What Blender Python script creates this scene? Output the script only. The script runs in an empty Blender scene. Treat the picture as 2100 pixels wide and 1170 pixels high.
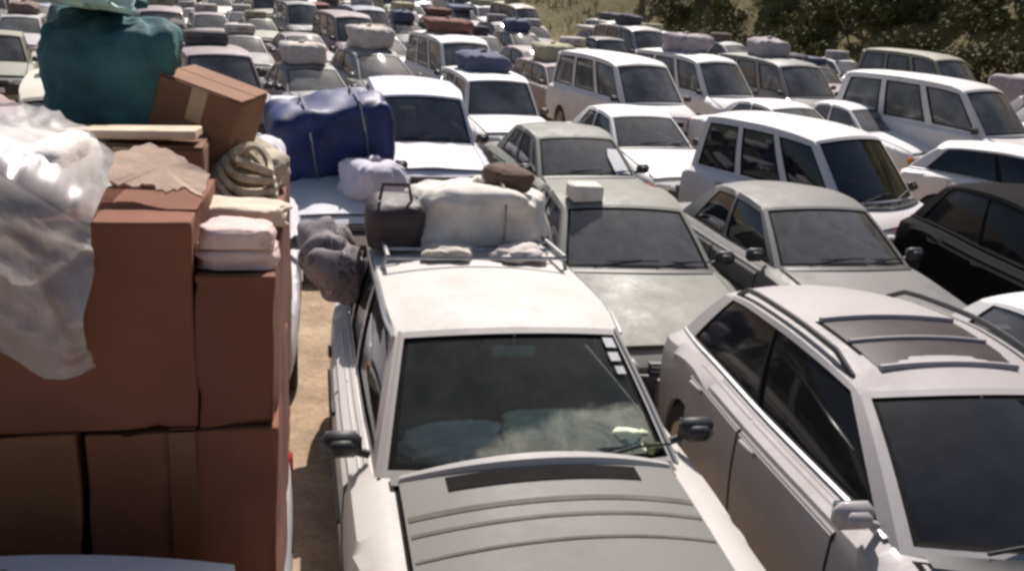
import bpy, bmesh, math, random
from mathutils import Vector, Matrix, noise
from math import sin, cos, pi, radians as RD, sqrt

# ------------------------------------------------------------------ camera, sky, sun, exposure
sc = bpy.context.scene
COL = sc.collection
CAM_H, PITCH, ROLL = 2.8, RD(15.5), RD(3.5)
cam_d = bpy.data.cameras.new('camera'); cam = bpy.data.objects.new('camera', cam_d); COL.objects.link(cam)
cam_d.sensor_width = 36.0; cam_d.lens = 36.0 * 1820 / 2100; cam_d.clip_start = 0.05; cam_d.clip_end = 900
fwd = Vector((0, cos(PITCH), -sin(PITCH))); up0 = Vector((0, sin(PITCH), cos(PITCH))); rx = Vector((1, 0, 0))
rt = cos(ROLL) * rx + sin(ROLL) * up0; upv = cos(ROLL) * up0 - sin(ROLL) * rx
M4 = Matrix(((rt.x, upv.x, -fwd.x, 0), (rt.y, upv.y, -fwd.y, 0), (rt.z, upv.z, -fwd.z, CAM_H), (0, 0, 0, 1)))
cam.matrix_world = M4
sc.camera = cam
SUN_AZ, SUN_EL = RD(3), RD(52)          # azimuth from +Y towards +X
w = bpy.data.worlds.new('World'); sc.world = w; w.use_nodes = True
nt = w.node_tree; nt.nodes.clear()
sky = nt.nodes.new('ShaderNodeTexSky'); sky.sky_type = 'NISHITA'; sky.sun_disc = False
sky.sun_elevation = SUN_EL; sky.sun_rotation = SUN_AZ; sky.dust_density = 2.5; sky.air_density = 1.0
bg = nt.nodes.new('ShaderNodeBackground'); bg.inputs[1].default_value = 0.066
wo = nt.nodes.new('ShaderNodeOutputWorld'); nt.links.new(sky.outputs[0], bg.inputs[0]); nt.links.new(bg.outputs[0], wo.inputs[0])
sl = bpy.data.lights.new('sun', 'SUN'); sl.energy = 5.0; sl.angle = RD(0.55); sl.color = (1.0, 0.93, 0.875)
so = bpy.data.objects.new('sun', sl); COL.objects.link(so)
sdir = Vector((sin(SUN_AZ) * cos(SUN_EL), cos(SUN_AZ) * cos(SUN_EL), sin(SUN_EL)))
so.rotation_euler = sdir.to_track_quat('Z', 'Y').to_euler(); so.location = (10, 10, 30)
sc.view_settings.view_transform = 'Standard'; sc.view_settings.look = 'None'; sc.view_settings.exposure = 0.36; sc.view_settings.gamma = 1.0
sc.render.engine = 'CYCLES'; sc.cycles.filter_width = 3.0; sc.cycles.max_bounces = 6; sc.cycles.transparent_max_bounces = 12
try: sc.cycles.use_denoising = True
except Exception: pass

# ------------------------------------------------------------------ helpers
def tag(o, label=None, cat=None, group=None, kind=None):
    if label: o['label'] = label
    if cat: o['category'] = cat
    if group: o['group'] = group
    if kind: o['kind'] = kind
    return o
def link(o, parent=None):
    COL.objects.link(o)
    if parent: o.parent = parent
    return o
def empty(name, loc=(0, 0, 0), rz=0):
    o = bpy.data.objects.new(name, None); o.empty_display_size = .2; link(o); o.location = loc; o.rotation_euler = (0, 0, rz); return o
class MB:
    def __init__(s): s.v = []; s.f = []; s.m = []
    def add(s, vs, fs, mi=0):
        n = len(s.v); s.v += [tuple(p) for p in vs]
        for f in fs: s.f.append(tuple(i + n for i in f)); s.m.append(mi)
        return s
    def grid(s, rows, mi=0, flip=False, close=False):
        n = len(rows[0]); vs = [p for r in rows for p in r]; fs = []
        for i in range(len(rows) - 1):
            for j in range(n if close else n - 1):
                k = (j + 1) % n
                q = (i * n + j, i * n + k, (i + 1) * n + k, (i + 1) * n + j)
                fs.append(q[::-1] if flip else q)
        return s.add(vs, fs, mi)
    def box(s, c, d, mi=0, rot=None):
        x, y, z = d[0] / 2, d[1] / 2, d[2] / 2
        vs = [Vector(p) for p in ((-x, -y, -z), (x, -y, -z), (x, y, -z), (-x, y, -z), (-x, -y, z), (x, -y, z), (x, y, z), (-x, y, z))]
        if rot: vs = [rot @ p for p in vs]
        vs = [p + Vector(c) for p in vs]
        return s.add(vs, [(3, 2, 1, 0), (4, 5, 6, 7), (0, 1, 5, 4), (1, 2, 6, 5), (2, 3, 7, 6), (3, 0, 4, 7)], mi)
    def bbox(s, c, d, b=.01, mi=0, rot=None):      # bevelled box
        x, y, z = d[0] / 2, d[1] / 2, d[2] / 2
        b = min(b, x * .9, y * .9, z * .9)
        vs = []; idx = {}
        for sx in (-1, 1):
            for sy in (-1, 1):
                for sz in (-1, 1):
                    for a in range(3):
                        p = [sx * (x - b), sy * (y - b), sz * (z - b)]; p[a] = (sx * x, sy * y, sz * z)[a]
                        idx[(sx, sy, sz, a)] = len(vs); vs.append(Vector(p))
        fs = []
        def I(sx, sy, sz, a): return idx[(sx, sy, sz, a)]
        for a in range(3):
            for sg in (-1, 1):
                q = []
                for (u, v) in ((-1, -1), (1, -1), (1, 1), (-1, 1)):
                    t = [u, v]; t.insert(a, sg); q.append(I(*t, a))
                if (sg > 0) == (a == 1): q = q[::-1]
                fs.append(q)
        for a in range(3):      # edges along axis a
            o1, o2 = [i for i in range(3) if i != a]
            for s1 in (-1, 1):
                for s2 in (-1, 1):
                    def P(t, face):
                        k = [0, 0, 0]; k[a] = t; k[o1] = s1; k[o2] = s2; return I(*k, face)
                    fs.append([P(-1, o1), P(1, o1), P(1, o2), P(-1, o2)])
        for sx in (-1, 1):
            for sy in (-1, 1):
                for sz in (-1, 1): fs.append([I(sx, sy, sz, 0), I(sx, sy, sz, 1), I(sx, sy, sz, 2)])
        cen = Vector((0, 0, 0)); out = []
        for f in fs:
            n = (vs[f[1]] - vs[f[0]]).cross(vs[f[2]] - vs[f[0]]); m = sum((vs[i] for i in f), Vector()) / len(f)
            out.append(tuple(f) if n.dot(m) > 0 else tuple(f[::-1]))
        if rot: vs = [rot @ p for p in vs]
        return s.add([p + Vector(c) for p in vs], out, mi)
    def tube(s, pts, r, n=6, mi=0, cap=True):
        pts = [Vector(p) for p in pts]; rows = []
        for i, p in enumerate(pts):
            t = (pts[min(i + 1, len(pts) - 1)] - pts[max(i - 1, 0)]).normalized()
            a = t.cross(Vector((0, 0, 1)));  a = t.cross(Vector((0, 1, 0))) if a.length < .1 else a
            a.normalize(); b = t.cross(a); rr = r[i] if isinstance(r, (list, tuple)) else r
            rows.append([p + (a * cos(2 * pi * k / n) + b * sin(2 * pi * k / n)) * rr for k in range(n)])
        s.grid(rows, mi, close=True)
        if cap:
            s.add(rows[0], [tuple(range(n))], mi); s.add(rows[-1], [tuple(range(n))[::-1]], mi)
        return s
    def lathe(s, prof, c, axis='x', n=20, mi=0):     # prof: (radius, offset)
        rows = []
        for k in range(n):
            a = 2 * pi * k / n; rows.append([(c[0] + o, c[1] + r * cos(a), c[2] + r * sin(a)) if axis == 'x' else (c[0] + r * cos(a), c[1] + r * sin(a), c[2] + o) for r, o in prof])
        rows.append(rows[0]); return s.grid(rows, mi)
    def mesh(s, name, smooth=True, ang=38, out=None):
        me = bpy.data.meshes.new(name); me.from_pydata(s.v, [], s.f)
        bm = bmesh.new(); bm.from_mesh(me)
        for f, m in zip(bm.faces, s.m): f.material_index = m; f.smooth = smooth
        bmesh.ops.remove_doubles(bm, verts=bm.verts, dist=.0006)
        bmesh.ops.dissolve_degenerate(bm, dist=.0004, edges=bm.edges)
        bmesh.ops.recalc_face_normals(bm, faces=bm.faces)
        if out is not None:
            k = sum((f.normal * f.calc_area() for f in bm.faces if f.material_index == 0), Vector()).dot(out)
            if k < 0: bmesh.ops.reverse_faces(bm, faces=bm.faces)
        if smooth:
            for e in bm.edges:
                if len(e.link_faces) == 2 and e.calc_face_angle(0) > RD(ang): e.smooth = False
        bm.to_mesh(me); bm.free(); return me
    def build(s, name, mats, parent=None, smooth=True, ang=38, out=None):
        me = s.mesh(name, smooth, ang, out)
        for m in (mats if isinstance(mats, (list, tuple)) else [mats]): me.materials.append(m)
        return link(bpy.data.objects.new(name, me), parent)
def lerp(a, b, t): return a + (b - a) * t
def interp(cps, x):
    """smooth (monotone cubic) interpolation of rows (key, v1, v2 ...)"""
    if x <= cps[0][0]: return cps[0][1:]
    if x >= cps[-1][0]: return cps[-1][1:]
    for i in range(len(cps) - 1):
        if x <= cps[i + 1][0]: break
    p, q = cps[i], cps[i + 1]; h = q[0] - p[0]; t = (x - p[0]) / h; out = []
    for k in range(1, len(p)):
        d = (q[k] - p[k]) / h
        def sl_(j):
            if j == 0 or j == len(cps) - 1:
                a = cps[min(j + 1, len(cps) - 1)]; b = cps[max(j - 1, 0)]; return (a[k] - b[k]) / (a[0] - b[0])
            d0 = (cps[j][k] - cps[j - 1][k]) / (cps[j][0] - cps[j - 1][0]); d1 = (cps[j + 1][k] - cps[j][k]) / (cps[j + 1][0] - cps[j][0])
            return 0 if d0 * d1 <= 0 else 2 * d0 * d1 / (d0 + d1)
        m0, m1 = sl_(i), sl_(i + 1)
        out.append((2 * t**3 - 3 * t * t + 1) * p[k] + (t**3 - 2 * t * t + t) * h * m0 + (-2 * t**3 + 3 * t * t) * q[k] + (t**3 - t * t) * h * m1)
    return out

# ------------------------------------------------------------------ materials
def new_mat(name):
    m = bpy.data.materials.new(name); m.use_nodes = True; t = m.node_tree
    return m, t, t.nodes['Principled BSDF']
def nz(t, scale, detail=4, rough=.6, coord='Object', dist=0):
    tc = t.nodes.new('ShaderNodeTexCoord'); n = t.nodes.new('ShaderNodeTexNoise'); n.inputs['Scale'].default_value = scale
    n.inputs['Detail'].default_value = detail; n.inputs['Roughness'].default_value = rough; n.inputs['Distortion'].default_value = dist
    t.links.new(tc.outputs[coord], n.inputs['Vector']); return n
def ramp(t, src, stops):
    r = t.nodes.new('ShaderNodeValToRGB'); t.links.new(src, r.inputs[0]); e = r.color_ramp.elements
    while len(e) < len(stops): e.new(.5)
    for i, (p, c) in enumerate(stops): e[i].position = p; e[i].color = (*c, 1) if len(c) == 3 else c
    return r
_pc = {}
DUST = (.41, .375, .34)
def paint(c, dust=.35, rough=.46, coat=.15):
    key = (c, dust, rough)
    if key in _pc: return _pc[key]
    m, t, b = new_mat('car_paint')
    n = nz(t, 2.3, 6, .65); n2 = nz(t, 26, 3, .6)
    mx = t.nodes.new('ShaderNodeMath'); mx.operation = 'MULTIPLY_ADD'; mx.inputs[1].default_value = .35; t.links.new(n2.outputs[0], mx.inputs[0]); t.links.new(n.outputs[0], mx.inputs[2])
    d = tuple(lerp(c[i], DUST[i] * (.55 + .6 * max(c)), dust) for i in range(3))
    r = ramp(t, mx.outputs[0], [(.42, c), (.86, d)])
    t.links.new(r.outputs[0], b.inputs['Base Color'])
    rr = ramp(t, mx.outputs[0], [(.4, (rough,) * 3), (.9, (min(.8, rough + .35),) * 3)]); t.links.new(rr.outputs[0], b.inputs['Roughness'])
    b.inputs['Coat Weight'].default_value = coat; b.inputs['Coat Roughness'].default_value = .12
    _pc[key] = m; return m
def simple(name, c, rough=.6, metal=0, var=.25, scale=9, bump=0, bscale=40, c2=None):
    m, t, b = new_mat(name)
    n = nz(t, scale, 5, .6)
    lo = tuple(x * (1 - var) for x in c); hi = c2 or tuple(min(1, x * (1 + var)) for x in c)
    r = ramp(t, n.outputs[0], [(.3, lo), (.7, hi)]); t.links.new(r.outputs[0], b.inputs['Base Color'])
    b.inputs['Roughness'].default_value = rough; b.inputs['Metallic'].default_value = metal
    if bump:
        n2 = nz(t, bscale, 4, .6); bp = t.nodes.new('ShaderNodeBump'); bp.inputs['Strength'].default_value = bump; bp.inputs['Distance'].default_value = .01
        t.links.new(n2.outputs[0], bp.inputs['Height']); t.links.new(bp.outputs[0], b.inputs['Normal'])
    return m
_cc = {}
def cloth(c, var=.18):
    if (c, var) not in _cc: _cc[(c, var)] = simple('cloth', c, .92, 0, var, 7, .35, 60)
    return _cc[(c, var)]
def glass_clear(tint=(.42, .48, .47), d0=.01, d1=.07, ior=1.75):
    m, t, b = new_mat('window_glass'); t.nodes.remove(b); o = t.nodes['Material Output']
    tr = t.nodes.new('ShaderNodeBsdfTransparent'); tr.inputs[0].default_value = (*tint, 1)
    gl = t.nodes.new('ShaderNodeBsdfGlossy'); gl.inputs['Roughness'].default_value = .04
    fr = t.nodes.new('ShaderNodeFresnel'); fr.inputs[0].default_value = ior
    df = t.nodes.new('ShaderNodeBsdfDiffuse'); df.inputs[0].default_value = (.36, .35, .34, 1)
    n = nz(t, 5, 6, .65); rp = ramp(t, n.outputs[0], [(.35, (d0,) * 3), (.75, (d1,) * 3)])
    m1 = t.nodes.new('ShaderNodeMixShader'); t.links.new(rp.outputs[0], m1.inputs[0]); t.links.new(tr.outputs[0], m1.inputs[1]); t.links.new(df.outputs[0], m1.inputs[2])
    m2 = t.nodes.new('ShaderNodeMixShader'); t.links.new(fr.outputs[0], m2.inputs[0]); t.links.new(m1.outputs[0], m2.inputs[1]); t.links.new(gl.outputs[0], m2.inputs[2])
    t.links.new(m2.outputs[0], o.inputs[0]); return m
def glass_dark(c=(.018, .02, .022), add=.10):
    m, t, b = new_mat('dark_window_glass')
    n = nz(t, 1.7, 5, .6); r = ramp(t, n.outputs[0], [(.32, c), (.72, tuple(x + add for x in c))]); t.links.new(r.outputs[0], b.inputs['Base Color'])
    b.inputs['Roughness'].default_value = .07; b.inputs['Specular IOR Level'].default_value = .6; return m
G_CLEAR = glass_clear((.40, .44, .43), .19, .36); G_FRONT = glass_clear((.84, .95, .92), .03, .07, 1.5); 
def dusty(m):  # mixes a broad painted reflection into the colour of the glass
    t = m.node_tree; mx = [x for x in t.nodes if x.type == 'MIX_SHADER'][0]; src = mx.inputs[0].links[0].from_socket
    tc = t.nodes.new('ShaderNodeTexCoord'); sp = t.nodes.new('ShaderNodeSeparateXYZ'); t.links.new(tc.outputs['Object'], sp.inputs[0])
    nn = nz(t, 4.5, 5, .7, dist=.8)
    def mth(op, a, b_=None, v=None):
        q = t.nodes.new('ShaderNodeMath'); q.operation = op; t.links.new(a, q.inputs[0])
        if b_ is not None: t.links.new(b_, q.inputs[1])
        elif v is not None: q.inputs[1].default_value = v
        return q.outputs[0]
    # pale reflection painted into the lower part of the screen, its edge an uneven arc
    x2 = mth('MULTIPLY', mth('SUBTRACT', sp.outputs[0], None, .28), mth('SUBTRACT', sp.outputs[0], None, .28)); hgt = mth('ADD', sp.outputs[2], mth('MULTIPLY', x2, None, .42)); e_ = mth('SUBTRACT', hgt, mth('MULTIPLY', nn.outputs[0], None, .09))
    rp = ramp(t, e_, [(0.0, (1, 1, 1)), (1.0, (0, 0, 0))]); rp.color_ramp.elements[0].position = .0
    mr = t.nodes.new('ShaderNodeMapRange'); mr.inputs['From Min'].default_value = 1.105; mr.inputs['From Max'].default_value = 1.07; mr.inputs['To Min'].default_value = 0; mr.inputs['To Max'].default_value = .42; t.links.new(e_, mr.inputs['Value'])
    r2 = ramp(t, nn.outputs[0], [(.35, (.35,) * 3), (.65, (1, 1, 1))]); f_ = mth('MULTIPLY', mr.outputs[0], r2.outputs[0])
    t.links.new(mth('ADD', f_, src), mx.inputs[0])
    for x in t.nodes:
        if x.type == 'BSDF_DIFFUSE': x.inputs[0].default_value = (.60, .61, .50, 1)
dusty(G_FRONT)  # estate car windscreen carries the painted reflection
G_BLACK = glass_dark((.008, .008, .009), .006); G_BLACK.node_tree.nodes['Principled BSDF'].inputs['Specular IOR Level'].default_value = .15; G_TINT = glass_clear((.075, .05, .05), .015, .05); G_DARK = glass_dark((.065, .063, .06), .14)
RUBBER = simple('black_rubber', (.012, .011, .011), .9, 0, .3); RUBBER.node_tree.nodes['Principled BSDF'].inputs['Specular IOR Level'].default_value = .1
PLASTIC = simple('black_plastic', (.03, .03, .032), .5, 0, .3, 12)
INTER = simple('interior_fabric', (.045, .043, .045), .9, 0, .3)
CHROME = simple('chrome', (.6, .6, .6), .22, 1, .1)
STEEL = simple('galvanised_steel', (.36, .37, .38), .45, .6, .2)
LENS = simple('headlight_lens', (.62, .62, .6), .12, 0, .1); AMBER = simple('amber_lens', (.65, .2, .02), .2, 0, .1); RED = simple('red_lens', (.4, .02, .02), .2, 0, .1)
TYRE = simple('tyre_rubber', (.03, .028, .026), .85, 0, .3); RIM = simple('wheel_rim', (.32, .32, .32), .4, .7, .2)
PLATE = simple('number_plate', (.7, .7, .66), .4, 0, .06); MIRROR = simple('mirror_glass', (.75, .75, .75), .05, 1, .02)
WOOD = simple('pale_wood', (.55, .43, .31), .7, 0, .25, 12, .2); CARD = simple('cardboard', (.33, .19, .105), .85, 0, .16, 4, .15, 30)
TAPE = simple('packing_tape', (.42, .3, .17), .3, 0, .1); ROPE = simple('rope', (.42, .36, .26), .9, 0, .3, 60)

# ------------------------------------------------------------------ terrain
ROAD_P, ROAD_D = Vector((15.2, 33.0)), Vector((-.53, .848))
ROAD_N = Vector((.848, .53))
def bank_s(x, y): return (Vector((x, y)) - ROAD_P).dot(ROAD_N)
def gz(x, y):
    t = max(0.0, y - 7.0); return .058 * t * t / (t + 4) + (.0028 * (y - 42) ** 2 if 42 < y < 100 else (.0028 * 58 ** 2 + .325 * (y - 100) if y >= 100 else 0))
def tz(x, y):
    z = gz(x, y); s = bank_s(x, y)
    if s > -.5:
        e = s + .5; z += .62 * e * e / (e + 1.5) * (1 + .25 * noise.noise(Vector((x * .12, y * .12, 3)))) + .5 * noise.noise(Vector((x * .35, y * .35, 0))) * min(1, e * .4)
    else: z += .012 * noise.noise(Vector((x * .6, y * .6, 7)))
    return z
def gframe(x, y, yaw, dz=0):
    e = .3; n = Vector((-(gz(x + e, y) - gz(x - e, y)) / (2 * e), -(gz(x, y + e) - gz(x, y - e)) / (2 * e), 1)).normalized()
    f = Vector((-sin(yaw), cos(yaw), 0)); f = (f - n * f.dot(n)).normalized(); r = f.cross(n)
    z = gz(x, y) + dz
    return Matrix(((r.x, f.x, n.x, x), (r.y, f.y, n.y, y), (r.z, f.z, n.z, z), (0, 0, 0, 1)))

m, t, b = new_mat('dusty_road_surface')
n1 = nz(t, .35, 6, .6); n2 = nz(t, 22, 6, .7); n3 = nz(t, 2.2, 5, .65)
r1 = ramp(t, n1.outputs[0], [(.35, (.36, .255, .165)), (.7, (.48, .36, .245))]); r2 = ramp(t, n2.outputs[0], [(.3, (.6, .6, .6)), (.7, (1.15, 1.12, 1.1))]); r3 = ramp(t, n3.outputs[0], [(.38, (.66, .64, .62)), (.62, (1.05, 1.05, 1.05))])
mm = t.nodes.new('ShaderNodeMixRGB'); mm.blend_type = 'MULTIPLY'; mm.inputs[0].default_value = 1; t.links.new(r1.outputs[0], mm.inputs[1]); t.links.new(r2.outputs[0], mm.inputs[2])
m2_ = t.nodes.new('ShaderNodeMixRGB'); m2_.blend_type = 'MULTIPLY'; m2_.inputs[0].default_value = 1; t.links.new(mm.outputs[0], m2_.inputs[1]); t.links.new(r3.outputs[0], m2_.inputs[2])
t.links.new(m2_.outputs[0], b.inputs['Base Color']); b.inputs['Roughness'].default_value = .9
bp = t.nodes.new('ShaderNodeBump'); bp.inputs['Strength'].default_value = .5; bp.inputs['Distance'].default_value = .02; t.links.new(n2.outputs[0], bp.inputs['Height']); t.links.new(bp.outputs[0], b.inputs['Normal'])
ROADM = m
m, t, b = new_mat('dry_hillside_earth')
n1 = nz(t, .22, 6, .65); n2 = nz(t, 3.0, 6, .7)
r1 = ramp(t, n1.outputs[0], [(.36, (.095, .066, .027)), (.5, (.14, .122, .04)), (.68, (.165, .145, .065))]); r2 = ramp(t, n2.outputs[0], [(.3, (.45, .45, .45)), (.7, (1.25, 1.2, 1.1))])
mm = t.nodes.new('ShaderNodeMixRGB'); mm.blend_type = 'MULTIPLY'; mm.inputs[0].default_value = 1; t.links.new(r1.outputs[0], mm.inputs[1]); t.links.new(r2.outputs[0], mm.inputs[2])
t.links.new(mm.outputs[0], b.inputs['Base Color']); b.inputs['Roughness'].default_value = 1
HILLM = m
mb = MB(); rows = []
ys = [-14 + i * 1.0 for i in range(40)] + [26 + i * 1.5 for i in range(20)] + [56 + i * 5 for i in range(40)]
xs = [-180 + 10 * i for i in range(14)] + [-40 + i * 1.25 for i in range(72)] + [50 + i * 8 for i in range(20)]
for y in ys: rows.append([(x, y, tz(x, y)) for x in xs])
mb.grid(rows)
g = mb.build('ground', [ROADM, HILLM], ang=180)
for p in g.data.polygons:
    c = p.center
    if bank_s(c.x, c.y) > -.9: p.material_index = 1
tag(g, kind='structure')

# ------------------------------------------------------------------ vehicles
# stations: y, w (max half width), wt (half width of the top edge), zt (height of the top edge), crown
TYPES = {
 'estate': dict(L=4.7, st=[(-2.32, .66, .58, .60, .02), (-2.25, .75, .66, .68, .025), (-1.9, .81, .71, .76, .035), (-1.45, .835, .725, .83, .04), (-.72, .85, .73, .91, .05), (.3, .86, .745, .94, .03), (1.6, .85, .735, .95, .03), (2.15, .81, .69, .93, .02), (2.32, .74, .62, .86, .01)],
    zl=.2, wy=(-1.45, 1.35), R=.34, A0=-.72, A1=-.10, C1=2.0, C0=2.24, roof=[(-.10, 1.37, .575), (.2, 1.415, .60), (1.0, 1.43, .60), (1.7, 1.42, .585), (2.0, 1.39, .565)],
    bow=(.14, .07, .05, .05), win=[(.045, .40), (.44, .66), (.70, .93)], crown=.045, doors=[(-.62, .38), (.40, 1.25)], hoodf=-2.22),
 'sedan': dict(L=4.4, st=[(-2.2, .64, .56, .58, .02), (-2.12, .74, .65, .66, .025), (-1.8, .80, .70, .75, .035), (-1.4, .83, .72, .82, .04), (-.75, .84, .725, .90, .05), (.3, .85, .74, .93, .03), (1.35, .84, .725, .95, .04), (1.9, .80, .69, .92, .03), (2.12, .75, .64, .88, .02), (2.2, .66, .56, .78, .01)],
    zl=.2, wy=(-1.38, 1.3), R=.33, A0=-.75, A1=-.12, C1=.88, C0=1.42, roof=[(-.12, 1.33, .57), (.15, 1.38, .59), (.5, 1.395, .59), (.88, 1.36, .565)],
    bow=(.14, .07, .12, .06), win=[(.05, .46), (.50, .84)], crown=.045, doors=[(-.62, .30), (.32, 1.10)], hoodf=-2.08),
 'hatchback': dict(L=4.2, st=[(-2.1, .62, .50, .56, .03), (-2.0, .76, .62, .66, .05), (-1.7, .83, .69, .78, .06), (-1.3, .86, .73, .88, .07), (-.95, .875, .745, .96, .06), (.2, .885, .755, 1.0, .03), (1.4, .87, .74, 1.04, .02), (1.95, .82, .68, 1.03, .02), (2.1, .74, .6, .95, .01)],
    zl=.2, wy=(-1.28, 1.3), R=.34, A0=-.98, A1=-.12, C1=1.55, C0=2.0, roof=[(-.12, 1.43, .55), (.2, 1.50, .59), (.7, 1.525, .60), (1.2, 1.50, .58), (1.55, 1.45, .55)],
    bow=(.22, .10, .06, .05), win=[(.07, .46), (.475, .80)], crown=.05, doors=[(-.70, .35), (.37, 1.25)], hoodf=-2.0, modern=True),
 'minibus': dict(L=4.7, st=[(-2.35, .72, .62, .70, .02), (-2.27, .80, .70, .80, .03), (-2.0, .85, .74, .92, .045), (-1.55, .88, .77, 1.04, .05), (-1.2, .89, .79, 1.08, .03), (.5, .895, .80, 1.10, .02), (2.1, .88, .79, 1.10, .02), (2.35, .83, .73, 1.04, .01)],
    zl=.22, wy=(-1.55, 1.35), R=.34, A0=-1.6, A1=-.85, C1=2.12, C0=2.3, roof=[(-.85, 1.80, .64), (-.5, 1.88, .68), (.6, 1.92, .69), (1.7, 1.90, .68), (2.12, 1.86, .66)],
    bow=(.18, .09, .05, .04), win=[(.045, .30), (.345, .62), (.66, .94)], crown=.06, doors=[(-1.35, -.35), (-.3, .75)], hoodf=-2.24),
 'offroader': dict(L=4.5, st=[(-2.22, .74, .64, .84, .01), (-2.16, .81, .71, .92, .02), (-1.8, .85, .75, .99, .03), (-1.3, .87, .76, 1.03, .04), (-.8, .88, .77, 1.06, .04), (.5, .885, .775, 1.08, .03), (1.9, .87, .76, 1.08, .02), (2.2, .82, .7, 1.0, .01)],
    zl=.32, wy=(-1.42, 1.32), R=.40, A0=-.82, A1=-.38, C1=2.0, C0=2.16, roof=[(-.38, 1.68, .62), (0, 1.745, .65), (1.0, 1.76, .65), (2.0, 1.70, .62)],
    bow=(.10, .06, .04, .04), win=[(.045, .36), (.40, .66), (.70, .94)], crown=.045, doors=[(-.7, .3), (.32, 1.2)], hoodf=-2.1),
 'pickup_truck': dict(L=4.9, st=[(-2.45, .70, .60, .72, .01), (-2.38, .79, .69, .80, .02), (-2.0, .83, .73, .90, .035), (-1.5, .85, .74, .96, .045), (-1.0, .86, .75, 1.0, .04), (0, .865, .76, 1.02, .03), (.7, .865, .76, 1.02, .03), (2.3, .86, .76, 1.0, .02), (2.45, .84, .74, .95, .01)],
    zl=.3, wy=(-1.6, 1.45), R=.38, A0=-1.0, A1=-.48, C1=.45, C0=.6, roof=[(-.48, 1.60, .60), (-.2, 1.645, .62), (.2, 1.65, .62), (.45, 1.62, .60)],
    bow=(.11, .06, .03, .03), win=[(.07, .90)], crown=.04, doors=[(-.85, .42)], hoodf=-2.32, bed=(.68, 2.36)),
}
def make_vehicle(kind, lod=0, name=None, glass=None, hood_ribs=False, sunroof=False, rails=False, rack=None, gutters=False, side_glass=None):
    """template: front towards -y, origin on the ground under the middle; slot 0 of painted parts is the body paint"""
    S = TYPES[kind]; root = empty(name or kind)
    base_p = paint((.7, .7, .68))
    GL = glass or (G_CLEAR if lod else G_DARK)
    st = S['st']; zl0 = S['zl']; A0, A1, C0, C1 = S['A0'], S['A1'], S['C0'], S['C1']
    yf, yr = st[0][0], st[-1][0]
    inter = lod > 0
    def stn(y): return interp(st, y)
    def sidex(y, z):
        w_, wt_, zt_, cr_ = stn(y)
        return interp([(zl0, w_ * .93), (zl0 + .14, w_ * .985), (lerp(zl0, zt_, .55), w_), (zt_ - .07, w_ * .985), (zt_, wt_)], z)[0]
    def topz(y, a):
        w_, wt_, zt_, cr_ = stn(y); return zt_ + cr_ * (1 - a * a)
    ysn = set([yf, yr]); N = 30
    for i in range(N + 1): ysn.add(round(lerp(yf, yr, i / N), 4))
    for yw in S['wy']:
        for k in range(13): ysn.add(round(yw + S['R'] * cos(pi * k / 12), 4))
    y0i, y1i = A0 + .05, C0 - .05
    bed = S.get('bed')
    ysl = sorted(y for y in ysn if all(abs(y - q) > .02 for q in (y0i, y1i)))
    items = [(y, None) for y in ysl]
    if inter: items += [(y0i, 0), (y0i + .001, 1), (y1i - .001, 1), (y1i, 0)]
    if bed: items += [(bed[0], 0), (bed[0] + .001, 2), (bed[1] - .001, 2), (bed[1], 0)]
    items.sort()
    rows = []
    for y, fl in items:
        w_, wt_, zt_, cr_ = stn(y); zl = zl0
        for yw in S['wy']:
            dd = S['R'] ** 2 - (y - yw) ** 2
            if dd > 0: zl = max(zl, S['R'] * .92 + sqrt(dd))
        zl = min(zl, zt_ - .08)
        ef = 0
        inc = (fl == 1) or (fl is None and inter and y0i < y < y1i)
        inb = (fl == 2) or (fl is None and bed and bed[0] < y < bed[1])
        h = []
        for q in (0, .1, .25, .45, .65, .82, .93, 1): z = lerp(zl, zt_, q); h.append((sidex(y, z), z))
        sec = [(0, zl), (h[0][0] * .96, zl)] + h
        if inb: sec += [(wt_ - .05, zt_), (wt_ - .055, .62), (wt_ * .4, .62), (0, .62)]
        elif inc: sec += [(wt_ - .05, zt_ - .005), (wt_ - .06, .42), (wt_ * .4, .40), (0, .40)]
        else: sec += [(wt_ * .93, topz(y, .93)), (wt_ * .7, topz(y, .7)), (wt_ * .35, topz(y, .35)), (0, topz(y, 0))]
        rows.append([(x, y, z) for x, z in sec] + [(-x, y, z) for x, z in sec[-2:0:-1]])
    mb = MB(); n = len(rows[0])
    for i in range(len(rows) - 1):
        dark = inter and items[i][0] >= y0i and items[i + 1][0] <= y1i
        bedr = bed and items[i][0] >= bed[0] and items[i + 1][0] <= bed[1]
        for j in range(n):
            k = (j + 1) % n; half = (n // 2)
            mi = 0
            if dark and 10 <= j and k <= n - 10 and k >= 10: mi = 1
            if j == 0 or j == n - 1: mi = 1
            mb.add([rows[i][j], rows[i][k], rows[i + 1][k], rows[i + 1][j]], [(0, 1, 2, 3)], mi)
    for r in (rows[0], rows[-1]):       # closed ends
        c = (0, r[0][1] + (-.02 if r is rows[0] else .02), (r[0][2] + r[n // 2][2]) / 2)
        for j in range(n): mb.add([r[j], r[(j + 1) % n], c], [(0, 1, 2)])
    mb.build('body', [base_p, INTER], root, ang=32)
    # greenhouse
    bw0, bw1, br0, br1 = S['bow']; cr = S['crown']
    roof = S['roof']
    def rail(y): return interp(roof, y)          # z, half width
    def basex(y): return stn(y)[1] - .012
    def Wf(a, tt):          # windscreen, a -1..1, tt 0..1
        zb = stn(A0)[2] + .0; p0 = Vector((a * basex(A0), A0 - bw0 * (1 - a * a), zb + stn(A0)[3] * .8 * (1 - a * a)))
        z1, w1 = rail(A1); p1 = Vector((a * w1, A1 - bw1 * (1 - a * a), z1 + cr * (1 - a * a)))
        p = p0.lerp(p1, tt); p.z += .05 * tt * (1 - tt) * (1 if not S.get('modern') else 2); return p
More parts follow.
